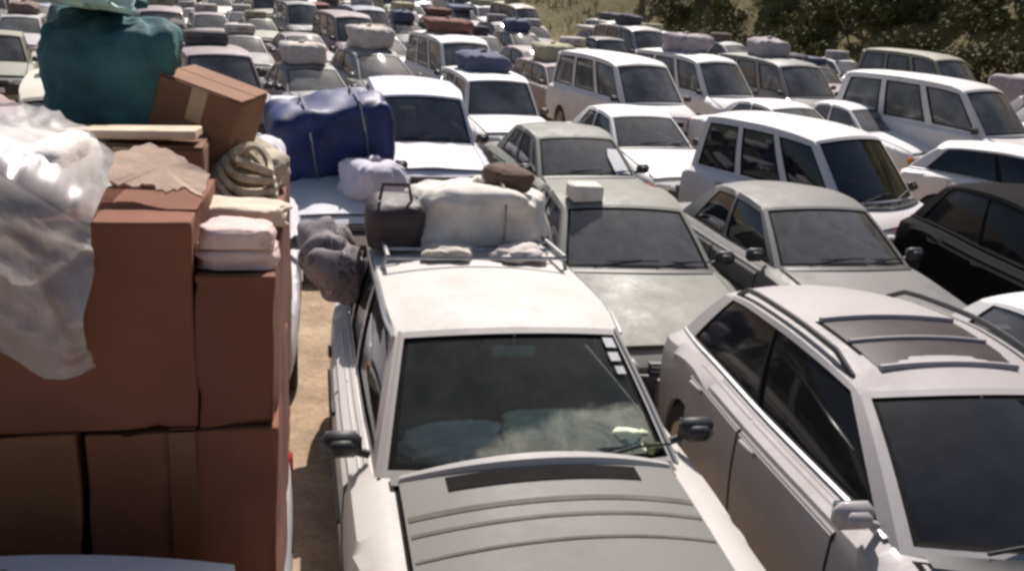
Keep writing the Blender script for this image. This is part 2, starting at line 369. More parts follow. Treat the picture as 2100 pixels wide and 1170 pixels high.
    def Wr(a, tt):
        zb = stn(C0)[2]; p0 = Vector((a * basex(C0), C0 + br0 * (1 - a * a), zb + stn(C0)[3] * .6 * (1 - a * a)))
        z1, w1 = rail(C1); p1 = Vector((a * w1, C1 + br1 * (1 - a * a), z1 + cr * (1 - a * a)))
        p = p0.lerp(p1, tt); p.z += .06 * tt * (1 - tt); return p
    def Sd(s, b_, tt):
        yb = lerp(A0, C0, b_); yt = lerp(A1, C1, b_)
        z1, w1 = rail(yt); p0 = Vector((s * basex(yb), yb, stn(yb)[2])); p1 = Vector((s * w1, yt, z1))
        p = p0.lerp(p1, tt); p.x += s * .07 * tt * (1 - tt) * (1 - abs(2 * b_ - 1) ** 4)
        bz = .05 * tt * (1 - tt) * ((1 if not S.get('modern') else 2) * max(0, 1 - b_ * 8) + 1.2 * max(0, b_ * 8 - 7)); p.z += bz
        return p
    fr = MB()
    mir = 1 if S.get('modern') else 0
    def subdiv(vals, n_):
        out = []
        for a_, b_ in zip(vals[:-1], vals[1:]):
            k = max(1, int(math.ceil((b_ - a_) / n_)))
            out += [lerp(a_, b_, i / k) for i in range(k)]
        return out + [vals[-1]]
    def surface(F, us, vs, holes, inner, part, gl=None):
        """frame cells outside the holes go to fr; every hole becomes its own pane with a seal band"""
        U = subdiv(sorted(set(us)), .13); V = subdiv(sorted(set(vs)), .2)
        for i in range(len(U) - 1):
            for j in range(len(V) - 1):
                uc, vc = (U[i] + U[i + 1]) / 2, (V[j] + V[j + 1]) / 2
                if any(h[0] < uc < h[1] and h[2] < vc < h[3] for h in holes): continue
                pil = mir and len(holes) > 1 and holes[0][1] < uc < holes[-1][0] and holes[0][2] < vc < holes[0][3]
                fr.add([F(U[i], V[j]), F(U[i + 1], V[j]), F(U[i + 1], V[j + 1]), F(U[i], V[j + 1])], [(0, 1, 2, 3)], 1 if pil else 0)
        objs = []
        for h in holes:
            g_ = MB(); su = .022 * (2 if us[0] < 0 else .7); sv = .035
            Uh = subdiv([h[0], h[0] + su, h[1] - su, h[1]], .13); Vh = subdiv([h[2], h[2] + sv, h[3] - sv, h[3]], .2)
            for i in range(len(Uh) - 1):
                for j in range(len(Vh) - 1):
                    edge = i == 0 or j == 0 or i == len(Uh) - 2 or j == len(Vh) - 2
                    ps = [F(Uh[i], Vh[j]), F(Uh[i + 1], Vh[j]), F(Uh[i + 1], Vh[j + 1]), F(Uh[i], Vh[j + 1])]
                    g_.add([p + inner for p in ps], [(0, 1, 2, 3)], 1 if edge else 0)
            # reveal from frame to pane
            rim = [F(u, h[2]) for u in Uh] + [F(h[1], v) for v in Vh[1:]] + [F(u, h[3]) for u in Uh[-2::-1]] + [F(h[0], v) for v in Vh[-2:0:-1]]
            g_.grid([rim, [p + inner for p in rim]], 1, close=True)
            objs.append(g_.build(part, [gl or GL, RUBBER], root, ang=60, out=-inner))
        return objs
    wt0, wt1 = (.05, .95)
    surface(Wf, [-1, -.93, .93, 1], [0, wt0, wt1, 1], [(-.93, .93, wt0, wt1)], Vector((0, .012, -.006)), 'windshield')
    surface(Wr, [-1, -.85, .85, 1], [0, .16, .9, 1], [(-.85, .85, .16, .9)], Vector((0, -.012, -.006)), 'rear_window')
    for s in (-1, 1):
        us = [0, 1] + [q for h in S['win'] for q in h]
        surface(lambda u, v, s=s: Sd(s, u, v), us, [0, .05, S.get('wtop', .88), 1], [(h[0], h[1], .05, S.get('wtop', .88)) for h in S['win']], Vector((-s * .012, 0, 0)), 'side_window', side_glass)
    rws = []
    for i in range(13):
        v = i / 12; ysv = lerp(A1, C1, v); z1, w1 = rail(ysv); row = []
        for k in range(15):
            a = -1 + 2 * k / 14; row.append((a * w1, lerp(A1 - bw1 * (1 - a * a), C1 + br1 * (1 - a * a), v), z1 + cr * (1 - a * a)))
        rws.append(row)
    fr.grid(rws)
    rf = fr.build('roof', [base_p, PLASTIC], root, ang=30)
    def roofpt(a, y, dz=0):
        z1, w1 = rail(y); return Vector((a * w1, y, z1 + cr * (1 - a * a) + dz))
    def toppt(a, y, dz=0): return Vector((a * stn(y)[1], y, topz(y, a) + dz))
    # bonnet with a shut line round it
    hf, hb = S['hoodf'], A0 - bw0 - .02
    def panel(F, u0, u1, v0, v1, nu, nv, off, name_, mats, drop=.006, rib=None, parent=None):
        mb_ = MB(); rows_ = [[F(lerp(u0, u1, i / nu), lerp(v0, v1, j / nv), off + (rib(i / nu, j / nv) if rib else 0)) for i in range(nu + 1)] for j in range(nv + 1)]
        mb_.grid(rows_)
        rim = rows_[0] + [r[-1] for r in rows_[1:]] + rows_[-1][-2::-1] + [r[0] for r in rows_[-2:0:-1]]
        low = [F(u, v, off - drop) for u, v in [(lerp(u0, u1, i / nu), v0) for i in range(nu + 1)] + [(u1, lerp(v0, v1, j / nv)) for j in range(1, nv + 1)] + [(lerp(u0, u1, i / nu), v1) for i in range(nu - 1, -1, -1)] + [(u0, lerp(v0, v1, j / nv)) for j in range(nv - 1, 0, -1)]]
        mb_.grid([rim, low], close=True)
        return mb_.build(name_, mats, parent or root, ang=30)
    def htop(a, v, off):       # v 0 front .. 1 rear edge, curved like the windscreen base
        y = lerp(hf, hb + bw0 * a * a * .9, v); return toppt(a, y, off)
    def dome(a): return max(0, .085 * (1 - (a / .88) ** 2))
    rib = (lambda u, v: dome((2 * u - 1) * .855) * (.35 + .65 * min(1, v * 1.6))) if hood_ribs == 'vent' else (lambda u, v: .02 * math.exp(-((abs(2 * u - 1) - .55) / .06) ** 2) * min(1, v * 4) + .012 * math.exp(-((abs(2 * u - 1)) / .25) ** 2)) if hood_ribs else None
    hw_ = .88 if hood_ribs == 'vent' else .955
    panel(htop, -hw_, hw_, -.004, 1.012, 16, 10, .003, 'hood_seam', [RUBBER], .004)
    panel(htop, -hw_ + .025, hw_ - .025, .01, .985, 20, 14, .012 if hood_ribs != 'vent' else .022, 'hood', [base_p], .010 if hood_ribs != 'vent' else .020, rib)
    if hood_ribs == 'vent':
        def hdome(a, v, off): return htop(a, v, off + dome(a) * (.35 + .65 * min(1, v * 1.6)))
        CRS = simple('crease_trim', (.10, .088, .078), .8)
        panel(hdome, -.60, .56, .875, .945, 24, 2, .0265, 'air_intake', [RUBBER], .004)
        for v_, w_ in ((.77, .022), (.70, .014), (.60, .010)): panel(hdome, -.84, .84, v_, v_ + w_, 24, 1, .0255, 'hood_crease', [CRS], .003)
        q = MB(); q.tube([hdome(-.84 + 1.68 * k / 24, .985, .018) for k in range(25)], [.02 + .020 * sin(pi * k / 24) for k in range(25)], 8); q.build('cowl_panel', [base_p], root)
    if lod:   # cowl vent between bonnet and screen
        mb_ = MB(); rws = []
        for k in range(17):
            a = -.9 + 1.8 * k / 16; y = A0 - bw0 * (1 - a * a); p = Wf(a, .0)
            rws.append([(a * stn(y)[1], y - .085, topz(y, a) + .013), (a * stn(y)[1], y - .04, topz(y, a) + .02), (a * stn(y)[1], y + .0, p.z + .022)])
        mb_.grid(rws); mb_.build('cowl_vent', [PLASTIC], root)
        for s, x0 in ((1, -.42), (1, .12)):
            mb_ = MB(); p0 = Wf(x0 / .7, .03) + Vector((0, -.015, .02)); p1 = Wf((x0 + .42) / .75, .12) + Vector((0, -.02, .022))
            mb_.tube([p0, p1], .009, 5); mb_.tube([p1 + Vector((-.3, .0, -.012)), p1 + Vector((.16, .012, -.004))], .007, 4); mb_.build('wiper', [PLASTIC], root)
    # doors
    for s in (-1, 1):
        for (d0, d1) in (S['doors'] if lod else []):
            def dpt(u, v, off, s=s): return Vector((s * (sidex(u, lerp(zl0 + .12, stn(u)[2] - .012, v)) + off), u, lerp(zl0 + .12, stn(u)[2] - .012, v)))
            panel(dpt, d0 - .008, d1 + .008, -.012, 1.0, 8, 8, .002, 'door_seam', [RUBBER], .004)
            d = panel(dpt, d0 + .004, d1 - .004, .0, .985, 8, 8, .008, 'door', [base_p], .007)
            hz_ = MB(); hp = dpt(d1 - .14, .84, .02); hz_.bbox(hp, (.022, .17, .03), .008); hz_.build('door_handle', [PLASTIC if not S.get('modern') else base_p], d)
            # moulding strip on the door side
            if S.get('modern'): continue
            mo = MB(); mo.grid([[dpt(u, .52, .010), dpt(u, .525, .022), dpt(u, .57, .022), dpt(u, .575, .010)] for u in (d0 + .02, (d0 + d1) / 2, d1 - .02)]); mo.build('side_moulding', [PLASTIC], d)
        mm_ = MB(); ym = A0 + .16; xm = sidex(ym, stn(ym)[2])
        base = Vector((s * xm, ym, stn(ym)[2] + .03))
        mm_.tube([base, base + Vector((s * .08, -.01, .03))], .02, 6)
        c_ = base + Vector((s * .125, -.01, .06))
        mm_.bbox(c_, (.185, .085, .125), .035); mm_.bbox(c_ + Vector((0, -.045, .0)), (.12, .05, .075), .024)
        mo_ = mm_.build('wing_mirror', [base_p if S.get('modern') else PLASTIC], root, ang=70)
        if lod:
            q = MB(); q.bbox(c_ + Vector((0, .045, 0)), (.14, .012, .09), .004); q.build('mirror_glass', [MIRROR], mo_)
    # front end
    yb = stn(yf + .05)[2]; zt = stn(yf + .1)[2]
    for s in (-1, 1):
        h_ = MB(); h_.bbox((s * stn(yf + .08)[1] * .80, yf + .025, zt - .09), (.26, .12, .13), .03); hl = h_.build('headlight', [LENS], root)
        h_ = MB(); h_.bbox((s * stn(yf + .08)[0] * .96, yf + .085, zt - .10), (.08, .12, .11), .025); h_.build('indicator', [AMBER], root)
        h_ = MB(); h_.bbox((s * stn(yr - .08)[1] * .92, yr - .03, stn(yr - .1)[2] - .16), (.2, .12, .2), .03); h_.build('tail_light', [RED], root)
    gr = MB(); gr.bbox((0, yf + .02, zt - .10), (.62, .08, .11), .01); gr.build('grille', [PLASTIC], root)
    if lod:
        for k in range(3):
            q = MB(); q.bbox((0, yf - .025, zt - .135 + k * .035), (.6, .012, .008), .003); q.build('grille_bar', [CHROME], root)
    for yy, sg in ((yf, -1), (yr, 1)):
        mb_ = MB(); rws = []
        wB = stn(yy - sg * .12)[0]
        for k in range(15):
            a = -1 + 2 * k / 14; yq = yy + sg * (.07 - .16 * abs(a) ** 3); x = a * wB
            rws.append([(x, yq - sg * .12, .56 if zl0 < .3 else .66), (x, yq, .55 if zl0 < .3 else .65), (x, yq + sg * .02, .47 if zl0 < .3 else .56), (x, yq, .34 if zl0 < .3 else .44), (x, yq - sg * .12, .32 if zl0 < .3 else .42)])
        mb_.grid(rws); mb_.build('bumper', [base_p if S.get('modern') else PLASTIC], root)
        q = MB(); q.bbox((0, yy + sg * .095, .46 if zl0 < .3 else .55), (.46, .012, .11), .004); q.build('number_plate', [PLATE], root)
    # wheels
    R_ = S['R'] * .92
    for yw in S['wy']:
        for s in (-1, 1):
            xw = s * (stn(yw)[0] - .11)
            q = MB(); q.lathe([(R_ * .62, -.09), (R_ * .92, -.095), (R_, -.07), (R_, .07), (R_ * .92, .095), (R_ * .62, .09), (R_ * .55, .03)], (xw, yw, R_), n=18); wh = q.build('wheel', [TYRE], root)
            q = MB(); o_ = s * .055
            q.lathe([(R_ * .64, s * .088), (R_ * .56, o_), (R_ * .3, o_ + s * .02), (R_ * .12, o_ + s * .04), (.001, o_ + s * .042)], (xw, yw, R_), n=14); q.build('rim', [RIM], wh)
    if inter:   # dashboard, seats, steering wheel
        d = MB(); rws = []
        for k in range(13):
            a = -.93 + 1.86 * k / 12; y0 = A0 - bw0 * (1 - a * a) + .03; xb = basex(A0); zb = stn(A0)[2]
            rws.append([(a * xb, y0, zb - .02), (a * xb, A0 + .18, zb - .005), (a * xb, A0 + .34, zb - .03), (a * xb, A0 + .42, zb - .12), (a * xb, A0 + .38, .5)])
        d.grid(rws); d.build('dashboard', [simple('dash_plastic', (.14, .135, .125), .7)], root)
        sw = MB(); cs = Vector((-.36, A0 + .52, stn(A0)[2] - .06)); rws = []
        tl = Matrix.Rotation(RD(-62), 3, 'X')
        for k in range(21):
            th = 2 * pi * k / 20; rws.append([cs + tl @ Vector(((.18 + .014 * cos(ph)) * cos(th), (.18 + .014 * cos(ph)) * sin(th), .014 * sin(ph))) for ph in [2 * pi * q / 6 for q in range(6)]])
        sw.grid(rws, close=True); sw.tube([cs + tl @ Vector((-.17, 0, 0)), cs + tl @ Vector((.17, 0, 0))], .02, 5); sw.build('steering_wheel', [PLASTIC], root)
        sy = [A0 + 1.0] + ([A0 + 1.9] if C1 - A1 > 1 else [])
        for k_, y0 in enumerate(sy):
            for sx in (-1, 1):
                zc = stn(A0)[2]; q = MB()
                q.bbox((sx * .36, y0 - .1, .55), (.50, .5, .16), .05); q.bbox((sx * .36, y0 + .2, zc - .04), (.48, .14, .62), .05, rot=None)
                se = q.build('seat', [INTER], root); q = MB(); q.bbox((sx * .36, y0 + .24, zc + .36), (.26, .09, .17), .04); q.build('headrest', [INTER], se)
        q = MB(); pm = Wf(0, .82) + Vector((0, .09, -.04)); q.bbox(pm, (.22, .03, .06), .012); q.tube([pm, Wf(0, .93) + Vector((0, .02, 0))], .008, 5); q.build('rear_view_mirror', [simple('mirror_housing', (.45, .45, .42), .3)], root)
    if gutters:
        for s in (-1, 1):
            q = MB(); q.tube([Sd(s, b_ / 20, .965) + Vector((s * .012, 0, 0)) for b_ in range(21)], .011, 5); q.build('rain_gutter', [CHROME], root)
            q = MB(); q.tube([Wf(s * .975, v_ / 8) + Vector((0, -.006, .004)) for v_ in range(9)], .010, 5); q.build('pillar_trim', [base_p], root)
    if S.get('modern') and lod:
        for s in (-1, 1):
            q = MB(); q.tube([Sd(s, .03 + .95 * k / 16, .02) + Vector((s * .012, 0, 0)) for k in range(17)], .012, 5); q.build('belt_trim', [RUBBER if glass is not None and glass.name.startswith('dark') else STEEL], root)
    if rails:
        for s in (-1, 1):
            q = MB(); q.tube([roofpt(s * .93, y, .05 if 0 < i < 9 else .0) for i, y in enumerate([lerp(A1 + .12, C1 - .1, k / 9) for k in range(10)])], .017, 6); q.build('roof_rail', [PLASTIC], root)
    if sunroof:
        y0, y1 = A1 + .13, A1 + .70
        panel(lambda u, v, o: roofpt(u, v, o), -.70, .70, y0 - .02, y1 + .02, 8, 6, .004, 'sunroof_seal', [RUBBER], .006)
        panel(lambda u, v, o: roofpt(u, v, o), -.67, .67, y0, y1, 8, 6, .010, 'sunroof', [simple('sunroof_glass', (.05, .042, .046), .35, 0, .2)], .008)
        for k in (0.0, .48, 1.0):
            q = MB(); yy = lerp(y0, y1, k); q.tube([roofpt(-.67 + 1.34 * i / 8, yy, .016) for i in range(9)], .019 if k != .48 else .012, 6); q.build('sunroof_bar', [base_p], root)
    if rack:
        y0, y1 = rack; rk = MB()
        for s in (-1, 1): rk.tube([roofpt(s * .9, y, .09) for y in (y0, lerp(y0, y1, .5), y1)], .014, 6)
        rko = rk.build('roof_rack', [STEEL], root)
        nb = max(3, int((y1 - y0) / .22))
        for k in range(nb + 1):
            q = MB(); yy = lerp(y0, y1, k / nb); q.tube([roofpt(-.92, yy, .085)] + [roofpt(a, yy, .09 - cr * (1 - a * a)) for a in (-.5, 0, .5)] + [roofpt(.92, yy, .085)], .011, 5); q.build('rack_bar', [STEEL], rko)
        for s in (-1, 1):
            for yy in (y0 + .06, y1 - .06):
                q = MB(); q.tube([roofpt(s * .9, yy, .09), roofpt(s * .95, yy, -.005)], .012, 5); q.build('rack_foot', [STEEL], rko)
    root['roof_top'] = max(r[1] for r in roof) + cr
    return root
def kids(o): return [c for c in COL.objects if c.parent == o]
PAINTED = {'cowl_panel', 'body', 'roof', 'hood', 'door', 'bumper', 'wing_mirror', 'door_handle', 'sunroof_bar', 'pillar_trim'}
def set_paint(objs, mat):
    for o in objs:
        if o.type == 'MESH' and o.name.split('.')[0] in PAINTED and o.data.materials[0].name.startswith('car_paint'):
            o.material_slots[0].link = 'OBJECT'; o.material_slots[0].material = mat
def tree_of(root):
    ch = {}
    for o in COL.objects:
        if o.parent: ch.setdefault(o.parent.name, []).append(o)
    def rec(o): return (o, [rec(c) for c in ch.get(o.name, [])])
    return rec(root)
def copy_tree(tr, parent=None):
    o, cs = tr; c = o.copy(); COL.objects.link(c); c.parent = parent; out = [c]
    for q in cs: out += copy_tree(q, c)
    return out
def flat(tr): return [tr[0]] + [x for q in tr[1] for x in flat(q)]

PLACED = []       # (x, y, yaw) of every vehicle
def circles(x, y, yaw, L=4.4): return [(x - sin(yaw) * o, y + cos(yaw) * o) for o in (-L * .36, -L * .12, L * .12, L * .36)]
BLACKP, _t, _b = new_mat('car_paint'); _b.inputs['Base Color'].default_value = (.006, .006, .007, 1); _b.inputs['Roughness'].default_value = .8; _b.inputs['Specular IOR Level'].default_value = .06
def put(objs, x, y, yaw, color, label, cat, group, dust=.35, name=None):
    r = objs[0]; r.matrix_world = gframe(x, y, yaw)
    set_paint(objs, BLACKP if color[0] < .01 else paint(color, dust)); tag(r, label, cat, group); PLACED.append((x, y, yaw)); return r
def anchor(kind, x, y, yaw, lx, ly):      # vehicle origin so that local (lx, ly) falls on world (x, y)
    c, s = cos(yaw), sin(yaw); return x - (lx * c - ly * s), y - (lx * s + ly * c)

# ------------------------------------------------------------------ soft things
def soft(name, size, mat, seed=0, e=.55, amp=.12, freq=2.2, fold=.05, ffreq=7, n=22, parent=None, sag=.0, flat_base=.35, pleat=.0):
    """a stuffed, wrinkled body: super-ellipsoid with lumps and folds; origin at its underside"""
    mb = MB(); rows = []; off = Vector((seed * 7.3, seed * 3.1, seed * 1.7))
    def sp(v): return math.copysign(abs(v) ** e, v)
    for i in range(n + 1):
        ph = -pi / 2 + pi * i / n; row = []
        for k in range(2 * n):
            th = 2 * pi * k / (2 * n)
            d = Vector((sp(cos(ph)) * sp(cos(th)), sp(cos(ph)) * sp(sin(th)), sp(sin(ph)))) if 0 < i < n else Vector((0, 0, -1 if i == 0 else 1))
            q = d * freq * .5 + off
            k_ = 1 + amp * noise.noise(q) - fold * (1 - abs(noise.noise(d * ffreq * .5 + off * 1.3))) ** 3 + fold * .4 + pleat * max(0, d.z + .35) * (1 - abs(d.z) ** 8) * sin(9 * th + 5 * noise.noise(d * 1.3 + off))
            p = Vector((d.x * size[0] / 2, d.y * size[1] / 2, d.z * size[2] / 2)) * k_
            if p.z < -size[2] / 2 * flat_base * 2: p.z = -size[2] / 2 * flat_base * 2 + (p.z + size[2] / 2 * flat_base * 2) * .15
            p.z -= sag * (d.x ** 2) * size[2]
            row.append(p + Vector((0, 0, size[2] / 2 * min(1, flat_base * 2))))
        rows.append(row)
    mb.grid(rows, close=True)
    if pleat:      # the corners of the cloth tied in a knot
        c0 = rows[-1][0]
        for a_ in (0.4, 2.0, 3.6, 5.1):
            mb.tube([c0 + Vector((0, 0, -.02)), c0 + Vector((cos(a_) * .04, sin(a_) * .04, .035)), c0 + Vector((cos(a_) * .10, sin(a_) * .09, .015 + .02 * sin(a_ * 3)))], [.03, .028, .012], 7)
    return mb.build(name, [mat], parent, ang=80)
def rope_round(parent, size, along='x', pos=0., r=.008):
    mb = MB(); pts = []
    for k in range(25):
        th = 2 * pi * k / 24; s1 = math.copysign(abs(cos(th)) ** .6, cos(th)); s2 = math.copysign(abs(sin(th)) ** .6, sin(th))
        if along == 'x': pts.append((pos, s1 * size[1] / 2 * 1.04, size[2] * .48 + s2 * size[2] / 2 * 1.06))
        else: pts.append((s1 * size[0] / 2 * 1.04, pos, size[2] * .48 + s2 * size[2] / 2 * 1.06))
    mb.tube(pts, r, 5, cap=False); return mb.build('rope', [ROPE], parent)
def place(o, parent_m, loc, rot=(0, 0, 0)):
    from mathutils import Euler
    o.matrix_world = parent_m @ Matrix.Translation(loc) @ Euler(rot).to_matrix().to_4x4(); return o
def cardbox(name, size, mat=None, tape=True, open_flap=False):
    q = MB(); q.bbox((0, 0, size[2] / 2), size, .008); o = q.build(name, [mat or CARD])
    if tape:
        q = MB(); q.bbox((0, 0, size[2] + .001), (size[0] * .98, .05, .004), .001); q.bbox((0, -size[1] / 2 - .001, size[2] * .82), (.05, .004, size[2] * .34), .001); q.build('tape', [TAPE], o)
    for s in (-1, 1):
        q = MB(); q.bbox((0, s * size[1] * .252, size[2] + .003), (size[0] * .985, size[1] * .485, .005), .002); q.build('flap', [mat or CARD], o)
    return o
def suitcase(name, size, mat):
    q = MB(); q.bbox((0, 0, size[2] / 2), size, .04); o = q.build(name, [mat], ang=60)
    q = MB(); h = size[2] * .55; q.tube([(-.09, -size[1] / 2, h), (-.09, -size[1] / 2 - .035, h), (.09, -size[1] / 2 - .035, h), (.09, -size[1] / 2, h)], .011, 6); q.build('handle', [PLASTIC], o)
    q = MB(); q.bbox((0, 0, size[2] / 2), (size[0] * 1.008, size[1] * 1.008, .016), .004); q.build('zip_band', [RUBBER], o); return o

def rbox(name, size, mat, r=.06, seed=0, amp=.02, freq=2.5, fold=.012, ffreq=6, n=14, parent=None):
    """a wrapped block: rounded box with shallow sag and folds; origin at its underside"""
    mb = MB(); off = Vector((seed * 5.1, seed * 2.3, seed * 9.7)); h = Vector(size) / 2
    def P(u):
        u = Vector((u[0] * h.x, u[1] * h.y, u[2] * h.z)); c = Vector([max(-h[i] + r, min(h[i] - r, u[i])) for i in range(3)]); d = u - c
        nn_ = d.normalized() if d.length > 1e-6 else Vector((0, 0, 1)); p = c + nn_ * r
        k = amp * noise.noise(p * freq + off) + amp * .5 * noise.noise(p * freq * 2.3 + off) - fold * (1 - abs(noise.noise(p * ffreq * .35 + off * 1.7))) ** 6
        return p + nn_ * k + Vector((0, 0, h.z))
    g_ = []; 
    for i in range(n + 1):
        t_ = -1 + 2 * i / n; g_.append(t_)
    for ax in range(3):
        e = [max(3, int(n * min(1.6, size[k] / max(size) * 1.6))) for k in range(3)]
        o1, o2 = [k for k in range(3) if k != ax]
        for sg in (-1, 1):
            rows = []
            for i in range(e[o1] + 1):
                row = []
                for j in range(e[o2] + 1):
                    def w_(t, L): # denser towards the rim
                        v = -1 + 2 * t; return math.copysign(1 - (1 - abs(v)) ** 2.2, v)
                    u = [0, 0, 0]; u[ax] = sg; u[o1] = w_(i / e[o1], 0); u[o2] = w_(j / e[o2], 0); row.append(P(u))
                rows.append(row)
            mb.grid(rows)
    return mb.build(name, [mat], parent, ang=70)

# ------------------------------------------------------------------ the near cars, one by one
HST = [(r[0], r[1], r[2], r[3] * .92, r[4]) for r in TYPES['hatchback']['st']]
TYPES['small_hatchback'] = dict(TYPES['hatchback'], L=3.9, st=[r if r[0] < 1.3 else (r[0] - .25,) + r[1:] for r in HST], win=[(.055, .495), (.497, .90)], wtop=.93, wy=(-1.28, 1.12), C1=1.36, C0=1.75, A1=-.24, bow=(.2, .08, .06, .05), roof=[(-.24, 1.28, .55), (.1, 1.345, .585), (.5, 1.37, .60), (.95, 1.355, .58), (1.36, 1.30, .55)], doors=[(-.70, .28), (.30, 1.05)])
TYPES['microvan'] = dict(TYPES['minibus'], L=3.7, st=[(-1.9, .70, .60, .72, .02), (-1.83, .78, .68, .82, .03), (-1.6, .82, .72, .94, .04), (-1.25, .84, .74, 1.04, .04), (-1.0, .85, .75, 1.07, .03), (.4, .855, .76, 1.08, .02), (1.1, .845, .75, 1.08, .02), (1.3, .80, .70, 1.02, .01)],
    wy=(-1.2, .6), R=.31, A0=-1.3, A1=-.72, C1=1.05, C0=1.22, roof=[(-.72, 1.71, .635), (-.4, 1.765, .68), (.2, 1.80, .695), (.8, 1.79, .69), (1.05, 1.76, .675)], doors=[(-1.05, -.25), (-.2, .6)], hoodf=-1.8)
TYPES['narrow_pickup'] = dict(TYPES['pickup_truck'], st=[(r[0], r[1] * .72, r[2] * .75) + r[3:] for r in TYPES['pickup_truck']['st']], roof=[(r[0], r[1], r[2] * .90) for r in TYPES['pickup_truck']['roof']])
def near(kind, x, y, yaw, lx, ly, color, label, cat, dust=.35, name=None, **kw):
    yaw = RD(yaw); r = make_vehicle(kind, 1, name or kind, **kw); ox, oy = anchor(kind, x, y, yaw, lx, ly)
    put(flat(tree_of(r)), ox, oy, yaw, color, label, cat, 'cars at the front of the jam', dust); return r
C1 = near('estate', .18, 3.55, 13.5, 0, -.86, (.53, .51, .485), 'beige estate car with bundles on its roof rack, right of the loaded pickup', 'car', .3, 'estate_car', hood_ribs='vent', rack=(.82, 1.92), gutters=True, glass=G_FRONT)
C2 = near('small_hatchback', 1.64, 3.20, 10.4, -.73, -.98, (.36, .34, .345), 'silver hatchback with roof rails and a dark sunroof, beside the beige estate car', 'car', .3, 'hatchback', glass=G_TINT, side_glass=G_BLACK, rails=True, sunroof=True)
C3 = near('sedan', 1.12, 7.45, 9.5, 0, -.89, (.135, .148, .122), 'dusty olive grey sedan with a cream box on its roof, behind the silver hatchback', 'car', .5, 'sedan')
C4 = near('sedan', .98, 11.83, 17, 0, -.89, (.108, .128, .11), 'grey green sedan behind the olive grey sedan, windshield dull and dark', 'car', .45, 'sedan')
C6B = near('sedan', 3.13, 8.0, 14, 0, -.89, (.12, .122, .122), 'grey sedan with dark side windows, in front of the white microvan', 'car', .45, 'sedan', side_glass=G_TINT)
C6 = near('microvan', 3.78, 10.40, 34, -.74, -1.3, (.66, .63, .635), 'white microvan with rounded roof and three dark side windows behind a grey sedan', 'van', .2, 'microvan', glass=G_TINT)
CB = near('small_hatchback', 5.38, 8.4, 8, 0, 0, (.008, .008, .009), 'black hatchback with black windows at the edge of the picture', 'car', .06, 'hatchback', glass=G_BLACK)
C8 = near('small_hatchback', 3.95, 4.55, 10, 0, 0, (.68, .665, .66), 'white hatchback beside the silver hatchback, cut by the edge of the picture', 'car', .2, 'hatchback')
C16 = near('sedan', -2.28, 11.05, 16, 0, -.89, (.56, .58, .63), 'pale blue sedan carrying the dark blue tarpaulin load on its roof', 'car', .3, 'sedan', rack=(-.02, .8))
C17 = near('offroader', -1.38, 12.75, 13, 0, -.92, (.58, .58, .67), 'pale lavender white off-road car behind the roof bundles of the beige estate car', 'car', .2, 'offroader', hood_ribs=True)
C18 = near('sedan', -2.6, 7.0, 14, 0, -.89, (.58, .57, .62), 'pale lavender sedan half hidden behind the loaded pickup', 'car', .3, 'sedan')
C5 = near('sedan', 2.25, 14.6, 18, 0, -.89, (.68, .665, .66), 'white sedan behind the white microvan and the grey green sedan', 'car', .2, 'sedan')
C7 = near('small_hatchback', 7.3, 13.2, 50, -.7, .2, (.68, .665, .65), 'white hatchback turned sideways behind the black hatchback, side windows black', 'car', .2, 'hatchback', glass=G_TINT)
PK = near('narrow_pickup', -.53, 1.77, 13, .6, .45, (.72, .72, .73), 'pale grey pickup truck piled high with cartons, bundles and a plastic sheet', 'truck', .4, 'pickup_truck')
CB.matrix_world = CB.matrix_world @ Matrix.Diagonal((1.02, 1, 1.14, 1))
m1, mp = C1.matrix_world, PK.matrix_world

# goods on the beige estate car
rz = 1.44 + .04
WHITE_CLOTH = cloth((.70, .66, .60)); PINK_CLOTH = cloth((.62, .54, .55)); NAVY = simple('navy_tarpaulin', (.018, .028, .125), .55, 0, .35, 5, .3, 30)
o = soft('sack', (.92, .78, .44), WHITE_CLOTH, 3, .55, .30, 2.2, .06, 7, 30, pleat=.05); place(o, m1, (.14, 1.58, rz)); rope_round(o, (.84, .74, .41), 'x', .1)
tag(o, 'big white sack roped on the roof rack of the beige estate car', 'sack', 'goods on the estate car')
o = soft('bag', (.36, .42, .36), simple('dark_bag_nylon', (.045, .035, .038), .6, 0, .3), 5, .5, .14, 2, .05, 6); place(o, m1, (-.46, 1.36, rz))
q = MB(); q.tube([(-.1, -.1, .30), (-.08, -.1, .40), (.08, -.1, .40), (.1, -.1, .30)], .012, 5); q.build('handle', [PLASTIC], o)
tag(o, 'dark rounded holdall beside the white sack on the estate car roof', 'bag', 'goods on the estate car')
o = soft('bundle', (.30, .34, .16), simple('brown_bundle_cloth', (.11, .07, .05), .9, 0, .3), 8, .6, .2, 2, .06); place(o, m1, (.30, 1.55, rz + .36), (.1, .1, .4))
tag(o, 'small dark brown bundle lying on top of the white sack', 'bundle', 'goods on the estate car')
m, t, b = new_mat('patterned_blanket')
vt = t.nodes.new('ShaderNodeTexVoronoi'); vt.inputs['Scale'].default_value = 13; tc = t.nodes.new('ShaderNodeTexCoord'); nn = nz(t, 9, 4, .7)
mxv = t.nodes.new('ShaderNodeMixRGB'); mxv.inputs[0].default_value = .25; t.links.new(tc.outputs['Object'], mxv.inputs[1]); t.links.new(nn.outputs[1], mxv.inputs[2]); t.links.new(mxv.outputs[0], vt.inputs['Vector'])
r = ramp(t, vt.outputs['Distance'], [(.12, (.46, .42, .42)), (.30, (.05, .04, .045)), (.5, (.24, .21, .215))]); t.links.new(r.outputs[0], b.inputs['Base Color']); b.inputs['Roughness'].default_value = .95
BLANK = m
